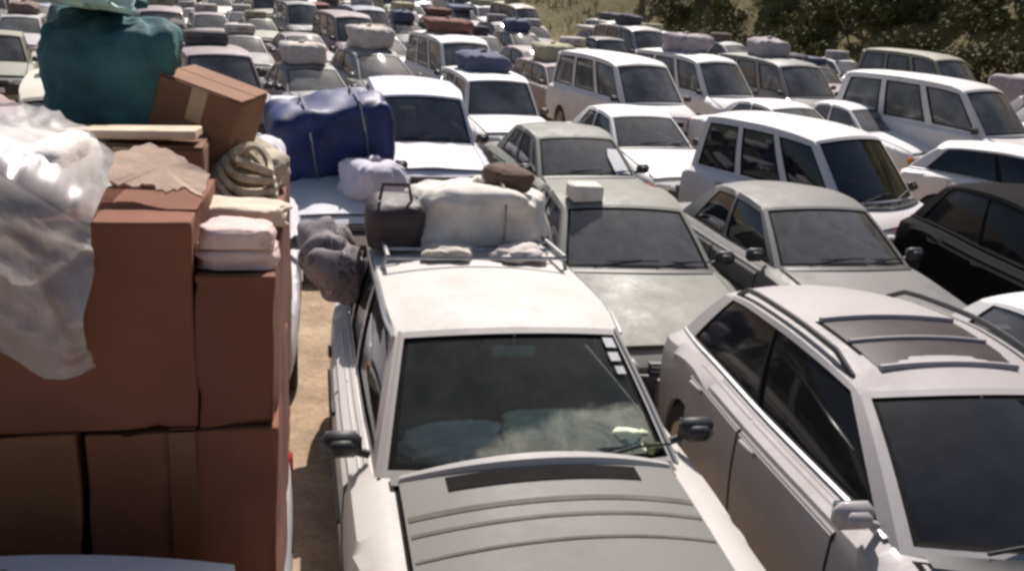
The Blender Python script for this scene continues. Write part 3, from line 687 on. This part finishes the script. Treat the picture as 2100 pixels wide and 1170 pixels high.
o = rbox('blanket_bundle', (.36, .95, .50), BLANK, .16, 12, .10, 3.0, .09, 9, 22); place(o, m1, (-.74, 1.60, 1.06), (0, -.35, .03))
tag(o, 'patterned grey blanket bundle hanging over the roof edge of the beige estate car', 'blanket', 'goods on the estate car')
for i, (x, y, sx, c, lab) in enumerate([(-.15, 1.02, .30, (.50, .46, .40), 'rumpled pale cloth at the front of the estate car roof rack'), (.30, 1.0, .34, (.56, .50, .48), 'rumpled pinkish cloth on the estate car rack under the white sack')]):
    o = soft('cloth', (sx, .26, .10), cloth(c), 20 + i, .7, .4, 3, .12, 9); place(o, m1, (x, y, rz - .01), (0, 0, .3 * i)); tag(o, lab, 'cloth', 'goods on the estate car')
# things on its dashboard and stickers on the glass
zc = .915
for i, (x, y, s, c, lab) in enumerate([(.28, -.50, (.66, .34, .17), (.78, .82, .58), 'crumpled pale green cloth on the dashboard of the beige estate car'), (.0, -.62, (.3, .2, .11), (.3, .3, .29), 'grey bag lying mid dashboard in the beige estate car'), (-.34, -.50, (.46, .28, .11), (.75, .78, .72), 'pale grey cloth on the dashboard before the estate car driver'), (.57, -.60, (.16, .2, .09), (.05, .06, .02), 'dark olive pouch at the dashboard end of the estate car')]):
    o = soft('cloth' if 'cloth' in lab else 'bag', s, cloth(c), 30 + i, .6, .35, 3, .12, 7); place(o, m1, (x, y, zc), (0, 0, .2 * i - .2)); tag(o, lab, 'cloth' if 'cloth' in lab else 'bag', 'things on the estate car dashboard')
def on_screen(kind, a, tt, off):
    S = TYPES[kind]; st = S['st']; A0, A1 = S['A0'], S['A1']; bw0, bw1 = S['bow'][:2]
    zb = interp(st, A0); p0 = Vector((a * (zb[1] - .012), A0 - bw0 * (1 - a * a), zb[2] + zb[3] * .8 * (1 - a * a))); z1, w1 = interp(S['roof'], A1)
    p1 = Vector((a * w1, A1 - bw1 * (1 - a * a), z1 + S['crown'] * (1 - a * a))); p = p0.lerp(p1, tt); p.z += .05 * tt * (1 - tt); return p + Vector((0, -off * .55, off * .8))
ws = [c for c in kids(C1) if c.name.startswith('windshield')][0]
for i, (a0, a1, t0, t1) in enumerate([(.80, .90, .84, .92), (.79, .885, .73, .80), (.80, .88, .63, .69)]):
    q = MB(); q.grid([[on_screen('estate', lerp(a0, a1, u), lerp(t0, t1, v), .002) for u in (0, .5, 1)] for v in (0, 1)]); s_ = q.build('sticker', [simple('paper_sticker', (.62, .62, .64), .5)], ws)
# pale card sunshade in the olive sedan, sheet in the grey green one
m3 = C3.matrix_world
q = MB(); q.bbox((0, 0, .07), (.30, .24, .15), .02); o = q.build('box', [cloth((.66, .62, .55))]); place(o, m3, (-.36, -.02, 1.385), (.05, 0, .1)); tag(o, 'small cream box on the roof of the olive grey sedan', 'box')
m4 = C4.matrix_world
q = MB(); q.grid([[on_screen('sedan', lerp(.52, .86, u / 4), lerp(.06, .66, v / 5) * (1 - .3 * (u == 0)), .018) for u in range(5)] for v in range(6)]); q.grid([[on_screen('sedan', lerp(.52, .86, u / 4), lerp(.06, .66, v / 5) * (1 - .3 * (u == 0)), .012) for u in range(5)] for v in range(6)], flip=True)
o = q.build('paper_sheet', [simple('white_paper', (.7, .7, .72), .7, 0, .05)]); o.matrix_world = m4; tag(o, 'white paper sheet stuck on the windshield of the grey green sedan', 'paper')

# dark blue tarpaulin load on the pale blue sedan
m16 = C16.matrix_world; r16 = 1.44 + .045
o = rbox('mattress', (1.45, 1.5, .2), cloth((.60, .61, .68)), .06, 41, .03, 2, .02); place(o, m16, (-.02, .35, r16), (0, -.05, .05)); tag(o, 'pale folded mattress behind the dark blue tarpaulin load', 'mattress')
o = rbox('tarpaulin_bundle', (1.5, .95, .92), NAVY, .16, 42, .10, 1.7, .06, 6, 18); place(o, m16, (.02, -.62, .92), (.12, -.17, .10))
q = MB(); q.tube([(-.3, -.5, .1), (-.3, -.5, .6), (-.28, -.38, .93), (-.25, .3, .96), (-.25, .5, .6)], .014, 5); q.tube([(.35, -.5, .1), (.36, -.5, .6), (.36, -.38, .94), (.38, .3, .96), (.4, .5, .6)], .014, 5); q.build('rope', [STEEL], o)
tag(o, 'large dark blue tarpaulin bundle roped on the pale blue sedan', 'bundle')
o = soft('bundle', (.75, .7, .5), cloth((.58, .55, .62)), 43, .6, .25, 2, .05, 7, pleat=.06); place(o, m16, (.40, -1.5, .80), (0, 0, .4)); tag(o, 'pale lavender cloth bundle lying on the bonnet of the pale blue sedan', 'bundle')
o = soft('bundle', (.6, .6, .42), cloth((.60, .58, .64)), 44, .6, .28, 2, .05, 7, pleat=.06); place(o, C18.matrix_world, (.42, .1, 1.42), (0, 0, .2)); tag(o, 'pale cloth bundle on the roof of the half hidden lavender sedan', 'bundle')
o = soft('bag', (.5, .4, .3), cloth((.20, .18, .19)), 45, .55, .2, 2, .08, 7); place(o, C18.matrix_world, (.45, -1.2, .84), (0, 0, .2)); tag(o, 'dark grey bag on the bonnet of the half hidden lavender sedan', 'bag')

# the pickup's load
BROWN = simple('brown_tarpaulin', (.16, .062, .040), .8, 0, .22, 2.2, .25, 14)
def pk(o, loc, rot, lab, cat): place(o, mp, loc, rot); tag(o, lab, cat, 'goods on the pickup truck'); return o
def carton(x0, x1, y0, y1, z0, z1, mat, lab, seed, rot=0, tape=True):
    o = rbox('cardboard_box', (x1 - x0, y1 - y0, z1 - z0), mat, .008, seed, .009, 2.6, .012, 9, 24)
    w_, d_, h_ = x1 - x0, y1 - y0, z1 - z0
    if tape: q = MB(); q.grid([[(-.03, -d_ / 2 - .007, h_ * k / 6), (.03, -d_ / 2 - .007, h_ * k / 6)] for k in range(3, 7)]); q.bbox((0, 0, h_ + .005), (.06, d_, .003), .001); q.build('tape', [TAPEB], o)
    pk(o, ((x0 + x1) / 2, (y0 + y1) / 2, z0), (0, 0, rot), lab, 'box')
TAPEB = simple('brown_packing_tape', (.16, .062, .032), .45, 0, .1)
CB1 = simple('red_brown_cardboard', (.185, .066, .034), .85, 0, .22, 3, .2, 25); CB2 = simple('golden_brown_cardboard', (.24, .098, .042), .85, 0, .14, 3, .2, 25); CB3 = simple('dark_brown_cardboard_carton', (.165, .058, .031), .85, 0, .14, 3, .2, 25)
carton(-.80, .17, .668, 1.5, 1.18, 1.852, CB2, 'golden brown cardboard carton at the lower corner of the picture on the pickup', 51)
carton(.185, .63, .669, 1.5, 1.18, 1.851, CB1, 'red brown carton in the pickup load beside the golden brown one', 52)
carton(-.80, .442, .67, 1.35, 1.855, 2.36, CB1, 'wide red brown carton in the upper row, under the torn pale cardboard', 53, .01)
carton(.444, .63, .672, 1.4, 1.85, 2.235, CB3, 'narrow dark brown carton under the folded pink cloths', 54, 0, False)
carton(-.80, .62, 1.52, 2.26, 1.18, 2.25, CB3, 'tall dark carton at the back of the pickup bed under the teal bundle', 55)
carton(-.78, .60, .68, 2.2, .63, 1.165, CB3, 'long low carton on the floor of the pickup bed under the others', 56)
PLAS, t, b = new_mat('clear_plastic_sheet'); t.nodes.remove(b); o_ = t.nodes['Material Output']
n = nz(t, 3.4, 5, .6, dist=1.2); rp_ = ramp(t, n.outputs[0], [(.32, (.28,) * 3), (.5, (.58,) * 3), (.7, (.92,) * 3)])
d_ = t.nodes.new('ShaderNodeBsdfDiffuse'); d_.inputs[0].default_value = (.74, .73, .73, 1); g_ = t.nodes.new('ShaderNodeBsdfGlossy'); g_.inputs['Roughness'].default_value = .38; tp_ = t.nodes.new('ShaderNodeBsdfTransparent'); tl_ = t.nodes.new('ShaderNodeBsdfTranslucent'); tl_.inputs[0].default_value = (.6, .6, .6, 1)
a1_ = t.nodes.new('ShaderNodeMixShader'); a1_.inputs[0].default_value = .5; t.links.new(d_.outputs[0], a1_.inputs[1]); t.links.new(tl_.outputs[0], a1_.inputs[2])
a2_ = t.nodes.new('ShaderNodeMixShader'); t.links.new(rp_.outputs[0], a2_.inputs[0]); t.links.new(tp_.outputs[0], a2_.inputs[1]); t.links.new(a1_.outputs[0], a2_.inputs[2])
a3_ = t.nodes.new('ShaderNodeMixShader'); a3_.inputs[0].default_value = .07; t.links.new(a2_.outputs[0], a3_.inputs[1]); t.links.new(g_.outputs[0], a3_.inputs[2]); t.links.new(a3_.outputs[0], o_.inputs[0])
# thin plastic sheet thrown over the front top edge of the cartons, with pale goods beneath it
mb = MB(); rows = []
for i in range(61):
    u = i / 60; row = []
    for k in range(49):
        v = k / 48; x = lerp(-.46, .24, v) + .03 * noise.noise(Vector((u * 3, 5, v))) * u
        cr1 = noise.noise(Vector((x * 7, u * 5, 1.3))); cr2 = noise.noise(Vector((x * 19 + 3 * u, u * 9, 4.1))); wr = .024 * cr1 + .015 * (1 - abs(cr2)) ** 5
        edge = .12 * max(0, v - .7) / .3
        if u < .35: p = Vector((x, lerp(1.22, .70, u / .35), 2.545 - edge * 1.2 + wr - .03 * (u / .35) ** 4))
        else:
            q = (u - .35) / .65; p = Vector((x, .655 - .05 * sin(q * pi) - wr * 1.4 - .02 * q, 2.50 - edge * (1.2 - q) - q * (.41 + .06 * sin(v * 9))))
        row.append(p)
    rows.append(row)
mb.grid(rows); o = mb.build('plastic_sheet', [PLAS], ang=80); pk(o, (0, 0, 0), (0, 0, 0), 'thin clear plastic sheet hanging over the front of the pickup load', 'sheet')
o = rbox('bundle', (.62, .44, .15), cloth((.72, .68, .66)), .05, 57, .02, 3, .03, 8, 16); pk(o, (-.13, .95, 2.365), (0, 0, .03), 'pale bundle under the clear plastic sheet on the pickup load', 'bundle')
q = MB(); q.bbox((0, 0, 0), (.56, .14, .025), .004); o = q.build('plank', [WOOD]); pk(o, (.12, 1.26, 2.485), (0, -.03, -.02), 'pale wooden plank lying across the top of the pickup load', 'plank')
TEAL = simple('teal_tarpaulin', (.02, .095, .11), .8, 0, .4, 4, .3, 20, (.06, .21, .22))
o = soft('tarpaulin_bundle', (.39, .42, .43), TEAL, 54, .55, .22, 2, .06, 9, 36, pleat=.06); pk(o, (.07, 1.70, 2.45), (0, .1, .1), 'teal blue tarpaulin bundle on the highest part of the pickup load', 'bundle')
o = soft('plastic_sheet', (.30, .28, .12), simple('pale_teal_sheet', (.42, .62, .60), .6, 0, .2), 55, .7, .5, 4, .2, 9); pk(o, (.0, 1.58, 2.82), (.0, .1, .3), 'pale teal sheet on top of the teal tarpaulin bundle', 'sheet')
o = cardbox('cardboard_box', (.26, .3, .30), simple('worn_brown_cardboard', (.24, .115, .06), .85, 0, .2, 5)); pk(o, (.33, 1.66, 2.32), (.05, .30, -.2), 'tilted brown cardboard box beside the teal tarpaulin bundle', 'box')
o = soft('bundle', (.42, .4, .40), cloth((.34, .24, .25)), 56, .5, .15, 2, .06); pk(o, (-.36, 1.62, 2.2), (0, 0, .2), 'dusky pink cloth bundle behind the plastic sack at the picture edge', 'bundle')
# torn pale cardboard panel leaning on the box behind
rt_ = random.Random(3); out_ = [(-.115, .05), (-.045, .095), (.03, .045), (.115, -.035), (.105, -.11), (.06, -.085), (.02, -.095), (-.03, -.06), (-.07, -.07), (-.115, -.05)]
pts_ = []
for (x0, z0), (x1, z1) in zip(out_, out_[1:] + out_[:1]):
    for k in range(5): pts_.append((lerp(x0, x1, k / 5) + rt_.uniform(-.004, .004), lerp(z0, z1, k / 5) + rt_.uniform(-.006, .006)))
q = MB(); nn_ = len(pts_); bend = lambda x: -.02 * sin(x * 14)
for yy in (-.004, .004): q.add([(x, yy + bend(x), z) for x, z in pts_] + [(0, yy, 0)], [(k, (k + 1) % nn_, nn_) for k in range(nn_)])
q.grid([[(x, -.004 + bend(x), z) for x, z in pts_], [(x, .004 + bend(x), z) for x, z in pts_]], close=True)
o = q.build('torn_cardboard', [simple('pale_torn_cardboard', (.60, .43, .32), .85, 0, .15, 8, .2)]); pk(o, (.345, .95, 2.44), (-1.0, .12, .05), 'torn pale cardboard panel leaning on top of the wide red brown carton', 'cardboard')
o = cardbox('cardboard_box', (.42, .3, .2), simple('dark_brown_cardboard', (.17, .08, .04), .85, 0, .25, 5)); pk(o, (.20, 1.32, 2.26), (0, .02, .05), 'dark brown cardboard box under the pale plank on the pickup load', 'box')
o = soft('cloth_roll', (.30, .2, .07), cloth((.60, .50, .40)), 58, .6, .3, 3, .1, 8); pk(o, (.50, 1.16, 2.26), (0, .02, .1), 'rolled cream cloth at the side edge of the pickup load', 'cloth')
for i, lab in enumerate(('folded pale pink cloth, lower of two on the pickup load corner', 'folded pale pink cloth, upper of two on the pickup load corner')):
    o = soft('folded_cloth', (.19 - .02 * i, .16, .058), cloth((.66, .50, .46)), 60 + i, .4, .15, 3, .08, 8); pk(o, (.535, .80, 2.235 + .05 * i), (0, 0, .05 - .1 * i), lab, 'cloth')
rp = MB()
for k in range(5):
    rr = .11 - .012 * k; rp.tube([(rr * cos(a) * (1 + .1 * sin(3 * a + k)), rr * 1.3 * sin(a), .02 + .03 * k + .012 * sin(2 * a + k)) for a in [2 * pi * j / 20 for j in range(21)]], .013, 5, cap=False)
o = rp.build('rope_coil', [simple('pale_rope', (.46, .41, .30), .9, 0, .3, 40)]); pk(o, (.47, 1.5, 2.27), (.2, .5, 0), 'pale coiled rope hanging at the side of the pickup load', 'rope')
o = soft('bundle', (.26, .5, .22), cloth((.40, .36, .28), .4), 66, .5, .3, 3, .12, 8); pk(o, (.46, 1.85, 2.22), (0, .3, 0), 'knotted khaki bundle behind the coiled rope on the pickup load', 'bundle')
# light bar on the cab roof
q = MB(); q.bbox((-.05, .30, 1.715), (.36, .05, .035), .012); q.bbox((-.18, .30, 1.69), (.03, .03, .04), .004); q.bbox((.08, .30, 1.69), (.03, .03, .04), .004); q.build('roof_bar', [STEEL], PK)
# greyed bonnet of the estate car
for c in kids(C1):
    if c.name.split('.')[0] == 'hood': c.material_slots[0].material = paint((.165, .162, .155), .3, .6, 0)
# ------------------------------------------------------------------ the jam further back: lanes of cars, vans and pickups
random.seed(11)
WHITE, CREAM, SILVER, GREY, MAUVE, DARK, OLIVE, BLUE, TAN = (.70, .685, .68), (.66, .62, .53), (.40, .39, .39), (.20, .20, .20), (.24, .19, .20), (.035, .032, .033), (.26, .26, .20), (.20, .23, .30), (.34, .28, .22)
CN = {WHITE: 'white', CREAM: 'cream', SILVER: 'silver', GREY: 'grey', MAUVE: 'dull mauve', DARK: 'dark', OLIVE: 'olive grey', BLUE: 'dusty blue', TAN: 'tan'}
KIND_N = {'sedan': 'sedan', 'hatchback': 'hatchback', 'estate': 'estate car', 'minibus': 'minibus', 'offroader': 'off-road car', 'pickup_truck': 'pickup truck'}
KIND_C = {'minibus': 'van', 'pickup_truck': 'truck'}
TEMPL = {}
first_used = set()
for k in KIND_N:
    r = make_vehicle(k, 0, k.replace('estate', 'estate_car').replace('sedan', 'sedan'), rack=None)
    TEMPL[k] = tree_of(r)
def far_vehicle(kind, x, y, yaw, color, label, dust=.3):
    if y > 40:      # too small in the picture to show the little parts
        tr = TEMPL[kind]; objs = copy_tree((tr[0], [(c[0], []) for c in tr[1] if c[0].name.split('.')[0] in ('body', 'roof', 'windshield', 'side_window', 'hood', 'headlight', 'bumper')]))
    elif kind in first_used: objs = copy_tree(TEMPL[kind])
    else: first_used.add(kind); objs = flat(TEMPL[kind])
    return put(objs, x, y, yaw, color, label, KIND_C.get(kind, 'car'), 'cars jammed across the road behind', dust)
LOADC = [((.55, .50, .46), 'pale'), ((.20, .15, .13), 'brown'), ((.10, .09, .095), 'black'), ((.36, .32, .33), 'grey'), ((.10, .11, .17), 'dark blue'), ((.60, .56, .50), 'cream'), ((.19, .085, .07), 'dull red'), ((.40, .37, .26), 'khaki')]
LOADMESH = {}
def add_load(v, kind, vlabel_short, rnd):
    rt_ = v['roof_top']; S = TYPES[kind]; yc = (S['A1'] + S['C1']) / 2; ln = S['C1'] - S['A1']; mw = v.matrix_world
    zr_ = rt_ - .02
    style = rnd.choice(['bundle', 'bundle', 'mattress', 'suitcase', 'twin', 'sack'])
    if kind == 'pickup_truck': yc, zr_, ln, style = 1.5, .62, 1.7, rnd.choice(['stack', 'stack', 'bundle'])
    c, cn = rnd.choice(LOADC)
    def inst(key, maker):
        if key not in LOADMESH: LOADMESH[key] = maker(); return LOADMESH[key]
        tr = tree_of(LOADMESH[key]); return copy_tree(tr)[0]
    def col(o, c_):
        if o.material_slots: o.material_slots[0].link = 'OBJECT'; o.material_slots[0].material = cloth(c_)
    sd = rnd.randint(0, 2)
    if style in ('bundle', 'sack'):
        o = inst(('b', sd), lambda: soft('bundle', (1.0, 1.1, .5), cloth(c), 70 + sd, .55, .28, 2, .06, 6, 18, pleat=.06)); nm = 'bundle'
        sc_ = (rnd.uniform(.85, 1.15), min(1.2, ln / 1.1) * rnd.uniform(.8, 1), rnd.uniform(.8, 1.25))
    elif style == 'stack':
        o = inst(('s', sd), lambda: soft('bundle', (1.4, 1.6, 1.3), cloth(c), 80 + sd, .3, .16, 2, .07, 6, 18, pleat=.03)); nm = 'heaped load'; sc_ = (1, 1, rnd.uniform(.8, 1.2))
    elif style == 'mattress':
        o = inst(('m', sd), lambda: soft('mattress', (1.25, 1.8, .2), cloth(c), 90 + sd, .22, .06, 2, .03, 6, 16)); nm = 'mattress'; sc_ = (1, 1, rnd.uniform(.9, 1.5))
    else:
        o = inst(('c', 0), lambda: suitcase('suitcase', (.75, .5, .26), cloth(c))); nm = 'suitcase'; sc_ = (1.1, 1.1, 1.1)
    col(o, c)
    o.matrix_world = mw @ Matrix.Translation((rnd.uniform(-.08, .08), yc, zr_)) @ Matrix.Rotation(rnd.uniform(-.2, .2), 4, 'Z') @ Matrix.Diagonal((*sc_, 1))
    tag(o, '%s %s on %s' % (cn, nm, vlabel_short), nm.split()[-1], 'loads carried by the cars behind')
    return cn + ' ' + nm
def P2(x, y, z):
    d = Vector((x, y, z)) - Vector((0, 0, CAM_H)); dep = d.dot(fwd); return (1050 + 1820 * d.dot(rt) / dep, 585 - 1820 * d.dot(upv) / dep) if dep > .1 else (-9e9, 0)
ORD = ['first', 'second', 'third', 'fourth', 'fifth', 'sixth', 'seventh', 'eighth', 'ninth', 'tenth', 'eleventh', 'twelfth', 'thirteenth', 'fourteenth', 'fifteenth', 'sixteenth', 'seventeenth', 'eighteenth', 'nineteenth', 'twentieth', 'twenty-first', 'twenty-second', 'twenty-third', 'twenty-fourth', 'twenty-fifth', 'twenty-sixth', 'twenty-seventh', 'twenty-eighth', 'twenty-ninth', 'thirtieth', 'thirty-first', 'thirty-second', 'thirty-third', 'thirty-fourth']
YAW = RD(25); EX, EL = Vector((cos(YAW), sin(YAW))), Vector((-sin(YAW), cos(YAW)))
spec = [('minibus', 2.25, 21.2, 24, WHITE, None), ('offroader', -.6, 17.6, 17, WHITE, 'load'), ('minibus', 8.7, 19.0, 30, WHITE, None), ('sedan', 5.2, 17.9, 30, WHITE, None), ('sedan', 7.3, 19.6, 28, WHITE, None), ('minibus', -1.9, 24.2, 22, WHITE, 'load'), ('estate', 1.0, 24.6, 22, MAUVE, 'load'), ('minibus', 4.4, 23.6, 26, WHITE, 'load')]
cands = []
lane_w = 2.12
for li in range(-34, 9):
    s_off = (li % 3) * 1.7 + random.uniform(-.4, .4); l = -6 + s_off
    while l < 90:
        p = ROAD_P + EX * (li * lane_w - 2.4) + EL * (l - 33)
        cands.append((li, p.x + random.uniform(-.14, .14), p.y, RD(25 + random.uniform(-4, 4)))); l += 4.45 + random.uniform(0, .4)
vehicles = []
def free(x, y, yaw):
    for (a, b_, c) in PLACED:
        if abs(a - x) > 6 or abs(b_ - y) > 6: continue
        for (p, q) in circles(a, b_, c):
            for (u, v_) in circles(x, y, yaw):
                if (p - u) ** 2 + (q - v_) ** 2 < 1.56 ** 2: return False
    return True
for k, x, y, yw, c, ld in spec: vehicles.append([None, x, y, RD(yw), k, c, ld]); PLACED.append((x, y, RD(yw)))
for li, x, y, yw in sorted(cands, key=lambda c: c[2]):
    if y < 8.5 or y > 84 or bank_s(x, y) > -1.6: continue
    u, v_ = P2(x, y, gz(x, y) + .9)
    if u < -200 or u > 2260 or v_ < -30: continue
    if y < 16.5 and x > 4.5: continue
    if not free(x, y, yw): continue
    k = random.choice(['sedan', 'sedan', 'hatchback', 'hatchback', 'minibus', 'minibus', 'offroader', 'pickup_truck', 'estate'])
    c = random.choice([WHITE, WHITE, WHITE, CREAM, SILVER, SILVER, GREY, GREY, MAUVE, MAUVE, DARK, OLIVE, BLUE, TAN])
    vehicles.append([li, x, y, yw, k, c, 'load' if random.random() < (.85 if x < 4 + .15 * y else .6) or k == 'pickup_truck' else None]); PLACED.append((x, y, yw))
# which one: rows counted from the bank, cars counted from the front
def lane_of(x, y): return int(round((Vector((x, y)) - ROAD_P).dot(EX) / lane_w))
lanes = {}
for v in vehicles: lanes.setdefault(lane_of(v[1], v[2]), []).append(v)
lk = sorted(lanes, reverse=True)
for i, k in enumerate(lk):
    for j, v in enumerate(sorted(lanes[k], key=lambda q: q[2])): v.append((i, j))
npl = len(PLACED)
for li, x, y, yw, k, c, ld, (i, j) in vehicles:
    where = '%s from front, %s row from bank' % (ORD[j], ORD[i]) 
    v = far_vehicle(k, x, y, yw, c, '', random.uniform(.1, .4))
    short = '%s %s, %s' % (CN[c], KIND_N[k], where)
    v['label'] = short
    v.matrix_world = v.matrix_world @ Matrix.Diagonal((random.uniform(.94, 1.04), random.uniform(.93, 1.03), random.uniform(.93, 1.08), 1))
    if ld: add_load(v, k, short.replace(', ', ' ', 1), random)
print('far vehicles', len(vehicles), 'lanes', len(lk))

# ------------------------------------------------------------------ shrubs and trees on the bank
m, t, b = new_mat('dry_foliage'); n = nz(t, 1.2, 3, .6); r = ramp(t, n.outputs[0], [(.3, (.08, .08, .026)), (.6, (.14, .132, .046)), (.8, (.19, .172, .08))]); t.links.new(r.outputs[0], b.inputs['Base Color']); b.inputs['Roughness'].default_value = .9
LEAF = m
BARK = simple('bark', (.09, .06, .04), .95, 0, .3)
def shrub_mesh(seed, R_, H_, nclump, nleaf, ls):
    rnd = random.Random(seed); mb = MB(); cl = []
    for k in range(nclump):
        a = rnd.uniform(0, 2 * pi); rr = R_ * sqrt(rnd.random()); z = H_ * rnd.uniform(.25, 1) * (1 - .45 * (rr / R_) ** 2); cl.append((rr * cos(a), rr * sin(a), z, R_ * rnd.uniform(.22, .42)))
    for k in range(nleaf):
        cx, cy, cz, cr_ = rnd.choice(cl); d = Vector((rnd.gauss(0, 1), rnd.gauss(0, 1), rnd.gauss(0, .8))).normalized() * cr_ * rnd.random() ** .4
        p = Vector((cx, cy, cz)) + d; a = Vector((rnd.gauss(0, 1), rnd.gauss(0, 1), rnd.gauss(0, 1))).normalized(); b_ = a.cross(Vector((rnd.gauss(0, 1), rnd.gauss(0, 1), rnd.gauss(0, 1)))).normalized(); s_ = ls * rnd.uniform(.6, 1.3)
        mb.add([p - a * s_, p + b_ * s_ * .5, p + a * s_, p - b_ * s_ * .5], [(0, 1, 2, 3)])
    tr = MB()
    for (cx, cy, cz, _) in cl[:7]: tr.tube([(0, 0, -.1), (cx * .35, cy * .35, cz * .5), (cx, cy, cz)], [.07 * R_ * .6, .045 * R_ * .6, .015], 6)
    return mb, tr
SH = []
def shrub(kind, x, y, s, lab, cat):
    global SH
    i = {'shrub': 0, 'tree': 1}[kind]
    k = (kind, random.randint(0, 2))
    d = dict(SH)
    if k not in d:
        mb_, tr_ = shrub_mesh(hash(k[1]) + 5 * i + 1, 1.3 if i == 0 else 2.2, 1.6 if i == 0 else 4.2, 16 if i == 0 else 26, 1500 if i == 0 else 3200, .11 if i == 0 else .17)
        me1 = mb_.mesh('foliage', False); me1.materials.append(LEAF); me2 = tr_.mesh('trunk'); me2.materials.append(BARK); d[k] = (me1, me2); SH = list(d.items())
    me1, me2 = d[k]; r_ = empty(kind, (x, y, tz(x, y) - .05), random.uniform(0, 6)); r_.scale = (s, s, s * random.uniform(.8, 1.1))
    link(bpy.data.objects.new('crown', me1), r_); link(bpy.data.objects.new('trunk', me2), r_); tag(r_, lab, cat, 'bushes and trees on the bank')
bl = []
rb = random.Random(4); tries = 0
while len(bl) < 34 and tries < 4000:
    tries += 1; a = rb.uniform(-14, 60); s_ = rb.uniform(.8, 16); p = ROAD_P + ROAD_D * a + ROAD_N * s_
    u, v_ = P2(p.x, p.y, tz(p.x, p.y) + .5)
    if u < 1330 or u > 2180 or v_ < -60 or any((p - q[0]).length < 1.9 for q in bl): continue
    bl.append((p, s_, a))
bl.sort(key=lambda q: P2(q[0].x, q[0].y, 0)[0])
for i, (p, s_, a) in enumerate(bl):
    tre = s_ > 5 and i % 3 == 0
    nm = 'tree' if tre else 'shrub'
    lab = 'olive green dry %s on the %s bank, %s from its far end' % (nm, 'upper' if s_ > 6 else 'lower', ORD[i])
    shrub(nm, p.x, p.y, random.uniform(.7, 1.25), lab, nm)
# dry grass on the bank
gm = MB(); rg = random.Random(9); cnt = 0
for k in range(26000):
    a = rg.uniform(-16, 60); s_ = rg.uniform(-.6, 16); p = ROAD_P + ROAD_D * a + ROAD_N * s_
    u, v_ = P2(p.x, p.y, tz(p.x, p.y))
    if u < 1000 or u > 2200 or v_ < -40: continue
    if noise.noise(Vector((p.x * .3, p.y * .3, 5))) < -.12: continue
    z = tz(p.x, p.y); h = rg.uniform(.08, .24); th = rg.uniform(0, pi); dx, dy = cos(th) * .05, sin(th) * .05; lx, ly = rg.gauss(0, .1), rg.gauss(0, .1)
    gm.add([(p.x - dx, p.y - dy, z - .03), (p.x + dx, p.y + dy, z - .03), (p.x + lx, p.y + ly, z + h)], [(0, 1, 2)])
me = bpy.data.meshes.new('dry_grass'); me.from_pydata(gm.v, [], gm.f); me.materials.append(simple('dry_grass_blades', (.19, .165, .062), .9, 0, .4, .8))
tag(link(bpy.data.objects.new('dry_grass', me)), 'dry olive brown grass covering the bank beyond the cars', 'grass', kind='stuff')
bpy.context.view_layer.update()
